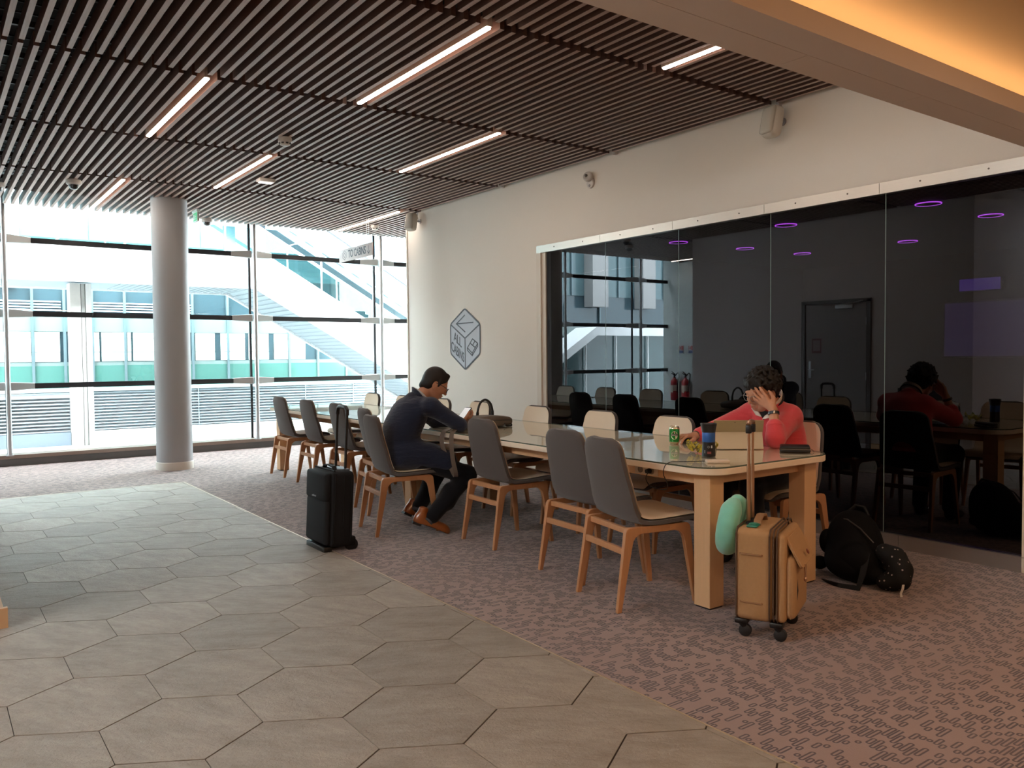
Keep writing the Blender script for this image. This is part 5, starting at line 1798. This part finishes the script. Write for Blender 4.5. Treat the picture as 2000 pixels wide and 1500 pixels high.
for hp, kn_, an in ((V3(4.50, 3.14, .56), V3(4.06, 3.12, .52), V3(4.12, 3.12, .10)), (V3(4.50, 3.33, .56), V3(4.06, 3.36, .52), V3(4.12, 3.36, .10))):
    B.chain([V3(4.52, 3.23, .57), hp, kn_, an], [.085, .075, .05, .035], .03)
P = head(B, hc, f, r, u, 1.03)
# left hand: palm over the brow, fingers across the forehead
fh = hc + f * .100 + u * .030
Lw2 = Lwr
hd = V3(4.200, 3.225, 1.102) - Lw2
hand(B, Lw2, hd, V3(1, .05, -.1), u, [(.10, .30, .25), (.08, .28, .25), (.08, .28, .25), (.12, .3, .25)], .09, 1.0, (.6, .2))
# right hand on the mouse
hand(B, Rwr, V3(-.085, .004, .008), (-.12, 0, -1), (0, -1, .0), [(.38, .42, .22), (.36, .42, .25), (.40, .42, .25), (.45, .45, .25)], .12, .97, (.8, .25))
soft('body', B, .0048, SKIN2, wom, WB, relax=1)
loc = lambda p: tuple(np.array(p) - np.array(WB))
# curly dark hair
HAIRD = M('curly_dark_hair', '#17110e', .6, var=.5, vscale=45, bump=.9, bscale=130, spec=.35)
B = Body()
Rm = np.stack([f, r, u], 1)
B.ell(hc - f * .022 + u * .034, (.100, .085, .096), Rm, .01)
B.ell(hc - f * .055 - u * .02, (.055, .076, .07), Rm, .02)
rg = random.Random(11)
for k in range(330):
    th = rg.uniform(0, 2 * PI); zc = rg.uniform(-.55, 1)
    a, b, d = math.sqrt(1 - zc * zc) * math.cos(th), math.sqrt(1 - zc * zc) * math.sin(th), zc
    if a > .45 and d < .22: continue
    if d < -.1 and a > -.1: continue
    rad = rg.uniform(.009, .016)
    p0 = hc + f * (a * .104 - .022) + r * b * .090 + u * (d * .102 + .034)
    tw = nrm(np.cross(nrm(f * a + r * b + u * d), V3(rg.uniform(-1, 1), rg.uniform(-1, 1), rg.uniform(-1, 1))))
    B.cap(p0, p0 + (tw + .45 * nrm(f * a + r * b + u * d)) * rg.uniform(.015, .036), rad, rad * .45, .004)
for q in range(26):
    b = rg.uniform(-.065, .065); zz_ = rg.uniform(.055, .10)
    B.cap(hc + f * (.088 - abs(b) * .45) + r * b + u * zz_, hc + f * (.096 - abs(b) * .45) + r * (b + rg.uniform(-.02, .02)) + u * (zz_ - .02), .011, .006, .004)
for q in range(9):
    b = -.06 + .015 * q
    B.cap(hc + f * (.075 - abs(b) * .35) + r * b + u * .098, hc + f * (.094 - abs(b) * .4) + r * (b + .008) + u * (.060 + .012 * math.sin(q * 2.1)), .012, .007, .005)
B.ell(hc + f * .125 - u * .035, (.07, .1, .085), Rm, .008, True)
B.ell(hc + f * .03 - u * .085, (.065, .1, .06), Rm, .008, True)
soft('hair', B, .0046, HAIRD, wom, WB, relax=0)
bm = BM()
for q in (-1, 1):
    ring = [loc(P(.112 - .012 * abs(math.cos(a)) * (1 if math.cos(a) * q > 0 else 0), q * .034 + .026 * math.cos(a), -.006 + .019 * math.sin(a))) for a in [2 * PI * k / 14 for k in range(15)]]
    tube(bm, ring, .0016, 6, cap=False)
    tube(bm, [loc(P(.102, q * .060, .004)), loc(P(.05, q * .078, .006)), loc(P(-.012, q * .081, .0))], .0016, 6)
tube(bm, [loc(P(.114, -.010, .0)), loc(P(.117, 0, .003)), loc(P(.114, .010, .0))], .0016, 6)
obj('glasses', bm, M('glasses_metal', '#8f8a86', .3, .8), wom)
bm = BM()
for q in (-1, 1):
    ball(bm, loc(P(.080, q * .034, -.001)), .012, 8)
obj('eyes', bm, M('eye_white', '#d8d2cb', .2), wom)
# sweater
t = NT('coral_knit')
co = t.coord('Object')
big = t.noise(t.coord('Object', scale=(1, 1, 2.5)), 7, 3, .5)
kn_f = t.noise(co, 420, 2, .6)
t.bsdf(t.mix(kn_f, rgb('#c9383f'), rgb('#e0565a')), .9, spec=.15, sheen=.4, normal=t.bump(t.math('ADD', big, t.math('MULTIPLY', kn_f, .12)), .5, .025))
CORAL = t.m
B = Body()
def tw_(c, a, b, d, tilt):
    fw = nrm((-1, .0, tilt)); l_ = V3(0, 1, 0); up_ = np.cross(l_, fw); up_ = up_ if up_[2] > 0 else -up_
    B.ell(V3(*c), (a, b, d), np.stack([fw, l_, up_], 1), .07)
tw_((4.53, 3.23, .60), .125, .185, .13, 0)
tw_((4.525, 3.245, .72), .125, .172, .14, -.05)
tw_((4.515, 3.265, .83), .13, .175, .14, -.2)
tw_((4.49, 3.28, .905), .11, .165, .095, -.35)
B.cap(V3(4.475, 3.285, .965), Rsh, .060, .070, .04); B.cap(V3(4.475, 3.275, .965), Lsh, .060, .068, .04)
B.chain([Rsh, Rel, Rel + (Rwr - Rel) * .62], [.073, .056, .046], .035)
B.chain([Lsh, Lel, Lel + (Lwr - Lel) * .42], [.073, .058, .050], .04)
B.cap(nb_ - V3(0, 0, .02), nb_ + V3(-.01, 0, .0), .072, .066, .03)
B.ell(hc - u * .055 - f * .02, (.05, .06, .085), Rm, .01, True)
soft('sweater', B, .0065, CORAL, wom, WB, relax=1)
# cuffs
bm = BM(); c0_ = Lel + (Lwr - Lel) * .40; c1_ = Lel + (Lwr - Lel) * .50; tube(bm, [loc(c0_), loc((c0_ + c1_) / 2), loc(c1_)], [.047, .052, .049], 20); obj('cuff', bm, CORAL, wom)
bm = BM(); c0_ = Rel + (Rwr - Rel) * .58; c1_ = Rel + (Rwr - Rel) * .70; tube(bm, [loc(c0_), loc((c0_ + c1_) / 2), loc(c1_)], [.043, .047, .044], 20); obj('cuff', bm, CORAL, wom)
# shirt collar and dark neckband
bm = BM()
N = 28
ring = [tuple(np.array(loc(nb_ + u * .010)) + r * .069 * math.cos(a) + f * .072 * math.sin(a) + u * (.030 - .030 * math.sin(a))) for a in [math.radians(100 + 340 * k / N) for k in range(N + 1)]]
strip(bm, ring, .045, .004, [Vector(tuple(u + .2 * (r * math.cos(math.radians(100 + 340 * k / N)) + f * math.sin(math.radians(100 + 340 * k / N))))) for k in range(N + 1)])
for q in (-1, 1):
    a_ = np.array(loc(nb_ + u * .010)) + f * .078 + r * q * .012 - u * .0
    vs = [bm.verts.new(tuple(p)) for p in (a_, a_ + r * q * .045 + u * .01 - f * .01, a_ + r * q * .038 - u * .05 + f * .012, a_ + r * q * .008 - u * .028 + f * .008)]
    bm.faces.new(vs)
for pts in (((4.345, 3.343, .972), (4.35, 3.307, .972), (4.352, 3.271, .919), (4.345, 3.307, .928)), ((4.352, 3.244, .927), (4.36, 3.213, .950), (4.352, 3.201, .918), (4.345, 3.260, .903))):
    va = [bm.verts.new(loc(p)) for p in pts]; vb = [bm.verts.new(loc((p[0] + .006, p[1], p[2]))) for p in pts]
    bm.faces.new(va); bm.faces.new(vb[::-1])
    for k in range(4):
        bm.faces.new((va[k], va[(k + 1) % 4], vb[(k + 1) % 4], vb[k]))
obj('shirt_collar', bm, M('shirt_cream', '#ded3c5', .8), wom)
bm = BM()
ring = [tuple(np.array(loc(nb_ + u * .006)) + r * .079 * math.cos(a) + f * .078 * math.sin(a) + u * (.026 - .034 * math.sin(a))) for a in [2 * PI * k / 28 for k in range(29)]]
tube(bm, ring, .006, 8, cap=False)
pts = ((4.362, 3.300, .960), (4.362, 3.225, .955), (4.358, 3.258, .900))
va = [bm.verts.new(loc(p)) for p in pts]; vb = [bm.verts.new(loc((p[0] + .008, p[1], p[2]))) for p in pts]
bm.faces.new(va); bm.faces.new(vb[::-1])
for k in range(3):
    bm.faces.new((va[k], va[(k + 1) % 3], vb[(k + 1) % 3], vb[k]))
obj('neckband', bm, M('neckband_dark', '#1a1418', .8), wom)
# black bracelet watch with silver clasp
ad = nrm(Lwr - Lel); wc = Lwr - ad * .022
ax_, ay_ = frame_from(Vector(tuple(ad)))
Mw = Matrix(((ax_.x, ay_.x, ad[0], wc[0] - WB[0]), (ax_.y, ay_.y, ad[1], wc[1] - WB[1]), (ax_.z, ay_.z, ad[2], wc[2] - WB[2]), (0, 0, 0, 1)))
bm = BM(); lathe(bm, [(.029, -.009), (.034, -.009), (.034, .009), (.029, .009), (.029, -.009)], 28, Mw); wb_ = obj('wristband', bm, M('band_black', '#0e0d0f', .4), wom)
bm = BM()
tv = np.array([-.75, -.65, 0]); tv = nrm(tv - ad * np.dot(tv, ad)); ts = np.cross(ad, tv)
Mc = Matrix(((ts[0], ad[0], tv[0], wc[0] - WB[0]), (ts[1], ad[1], tv[1], wc[1] - WB[1]), (ts[2], ad[2], tv[2], wc[2] - WB[2]), (0, 0, 0, 1)))
rbox(bm, -.006, .006, -.0095, .0095, .031, .038, .002, 2, Mc); obj('clasp', bm, M('clasp_silver', '#c6c2be', .25, .9), wb_)
ad = nrm(Rwr - Rel); wc = Rwr - ad * .02
ax_, ay_ = frame_from(Vector(tuple(ad)))
Mw = Matrix(((ax_.x, ay_.x, ad[0], wc[0] - WB[0]), (ax_.y, ay_.y, ad[1], wc[1] - WB[1]), (ax_.z, ay_.z, ad[2], wc[2] - WB[2]), (0, 0, 0, 1)))
bm = BM(); lathe(bm, [(.0285, -.005), (.032, -.005), (.032, .005), (.0285, .005), (.0285, -.005)], 24, Mw); obj('bracelet', bm, M('bracelet_metal', '#b9b0a6', .25, .9), wom)
# dark trousers and shoes under the table
B = Body()
B.ell(V3(4.53, 3.23, .55), (.13, .185, .085), None, .04)
for hp, kn_, an in ((V3(4.50, 3.14, .56), V3(4.06, 3.12, .52), V3(4.12, 3.12, .10)), (V3(4.50, 3.33, .56), V3(4.06, 3.36, .52), V3(4.12, 3.36, .10))):
    B.chain([hp, kn_], [.092, .07], .04); B.cap(kn_, an, .07, .055, .03)
soft('trousers', B, .008, TRO, wom, WB, relax=1)
for y in (3.12, 3.36):
    S = Body(); S.ell(V3(4.11, y, .045), (.06, .036, .045), None, .02).ell(V3(4.01, y, .032), (.10, .042, .032), None, .03).ell(V3(4.04, y, -.2), (.3, .2, .2), None, .002, True)
    S.cap(V3(4.12, y, .06), V3(4.12, y, .10), .035, .036, .02)
    soft('shoe', S, .006, M('shoe_black', '#111012', .5), wom, WB, relax=1)
# ------------------------------------------------------------------ camera, sky, added lights
cam = bpy.data.cameras.new('camera')
cam.sensor_width = 36
cam.lens = 1585.8 / 2000 * 36
cam.clip_start = .05
co = bpy.data.objects.new('camera', cam)
link(co)
yaw, pitch, roll = math.radians(36.0), math.radians(2.052), math.radians(-.493)
fwd = Vector((math.sin(yaw) * math.cos(pitch), math.cos(yaw) * math.cos(pitch), -math.sin(pitch)))
right = Vector((math.cos(yaw), -math.sin(yaw), 0))
up = right.cross(fwd)
# roll: image x axis = right rotated about the view axis
cr, sr = math.cos(roll), math.sin(roll)
r2 = right * cr + up * sr
u2 = up * cr - right * sr
mw = Matrix.Identity(4)
for i in range(3):
    mw[i][0] = r2[i]; mw[i][1] = u2[i]; mw[i][2] = -fwd[i]
mw[2][3] = 1.33
co.matrix_world = mw
SC.camera = co

w = bpy.data.worlds.new('sky')
SC.world = w
w.use_nodes = True
bg = w.node_tree.nodes['Background']
bg.inputs[0].default_value = (.86, .95, 1.0, 1)
bg.inputs[1].default_value = 33.0

def area(name, loc, size, energy, color, rot=(0, 0, 0), portal=False):
    l = bpy.data.lights.new(name, 'AREA')
    l.shape = 'RECTANGLE'
    l.size, l.size_y = size
    l.energy = energy
    l.color = color
    o = bpy.data.objects.new(name, l)
    link(o)
    o.location = loc
    o.rotation_euler = rot
    if portal:
        l.cycles.is_portal = True
    return o

# unseen warm area lights added behind the camera to brighten the near floor
for x, y in ((-2.4, -2.6), (.6, -2.6), (3.4, -2.6), (-2.4, .2), (.6, .0), (3.6, .2)):
    area('ceiling_downlight', (x, y, 2.715), (.5, .5), 25, (1.0, .66, .40))

SC.view_settings.view_transform = 'Standard'
SC.view_settings.look = 'None'
SC.view_settings.gamma = 1
SC.view_settings.use_curve_mapping = False
SC.view_settings.exposure = 0.15
SC.cycles.max_bounces = 8
SC.cycles.transparent_max_bounces = 16
SC.cycles.diffuse_bounces = 5
SC.cycles.glossy_bounces = 4
SC.cycles.sample_clamp_indirect = 6
SC.cycles.caustics_reflective = False
SC.cycles.caustics_refractive = False
SC.cycles.use_denoising = True
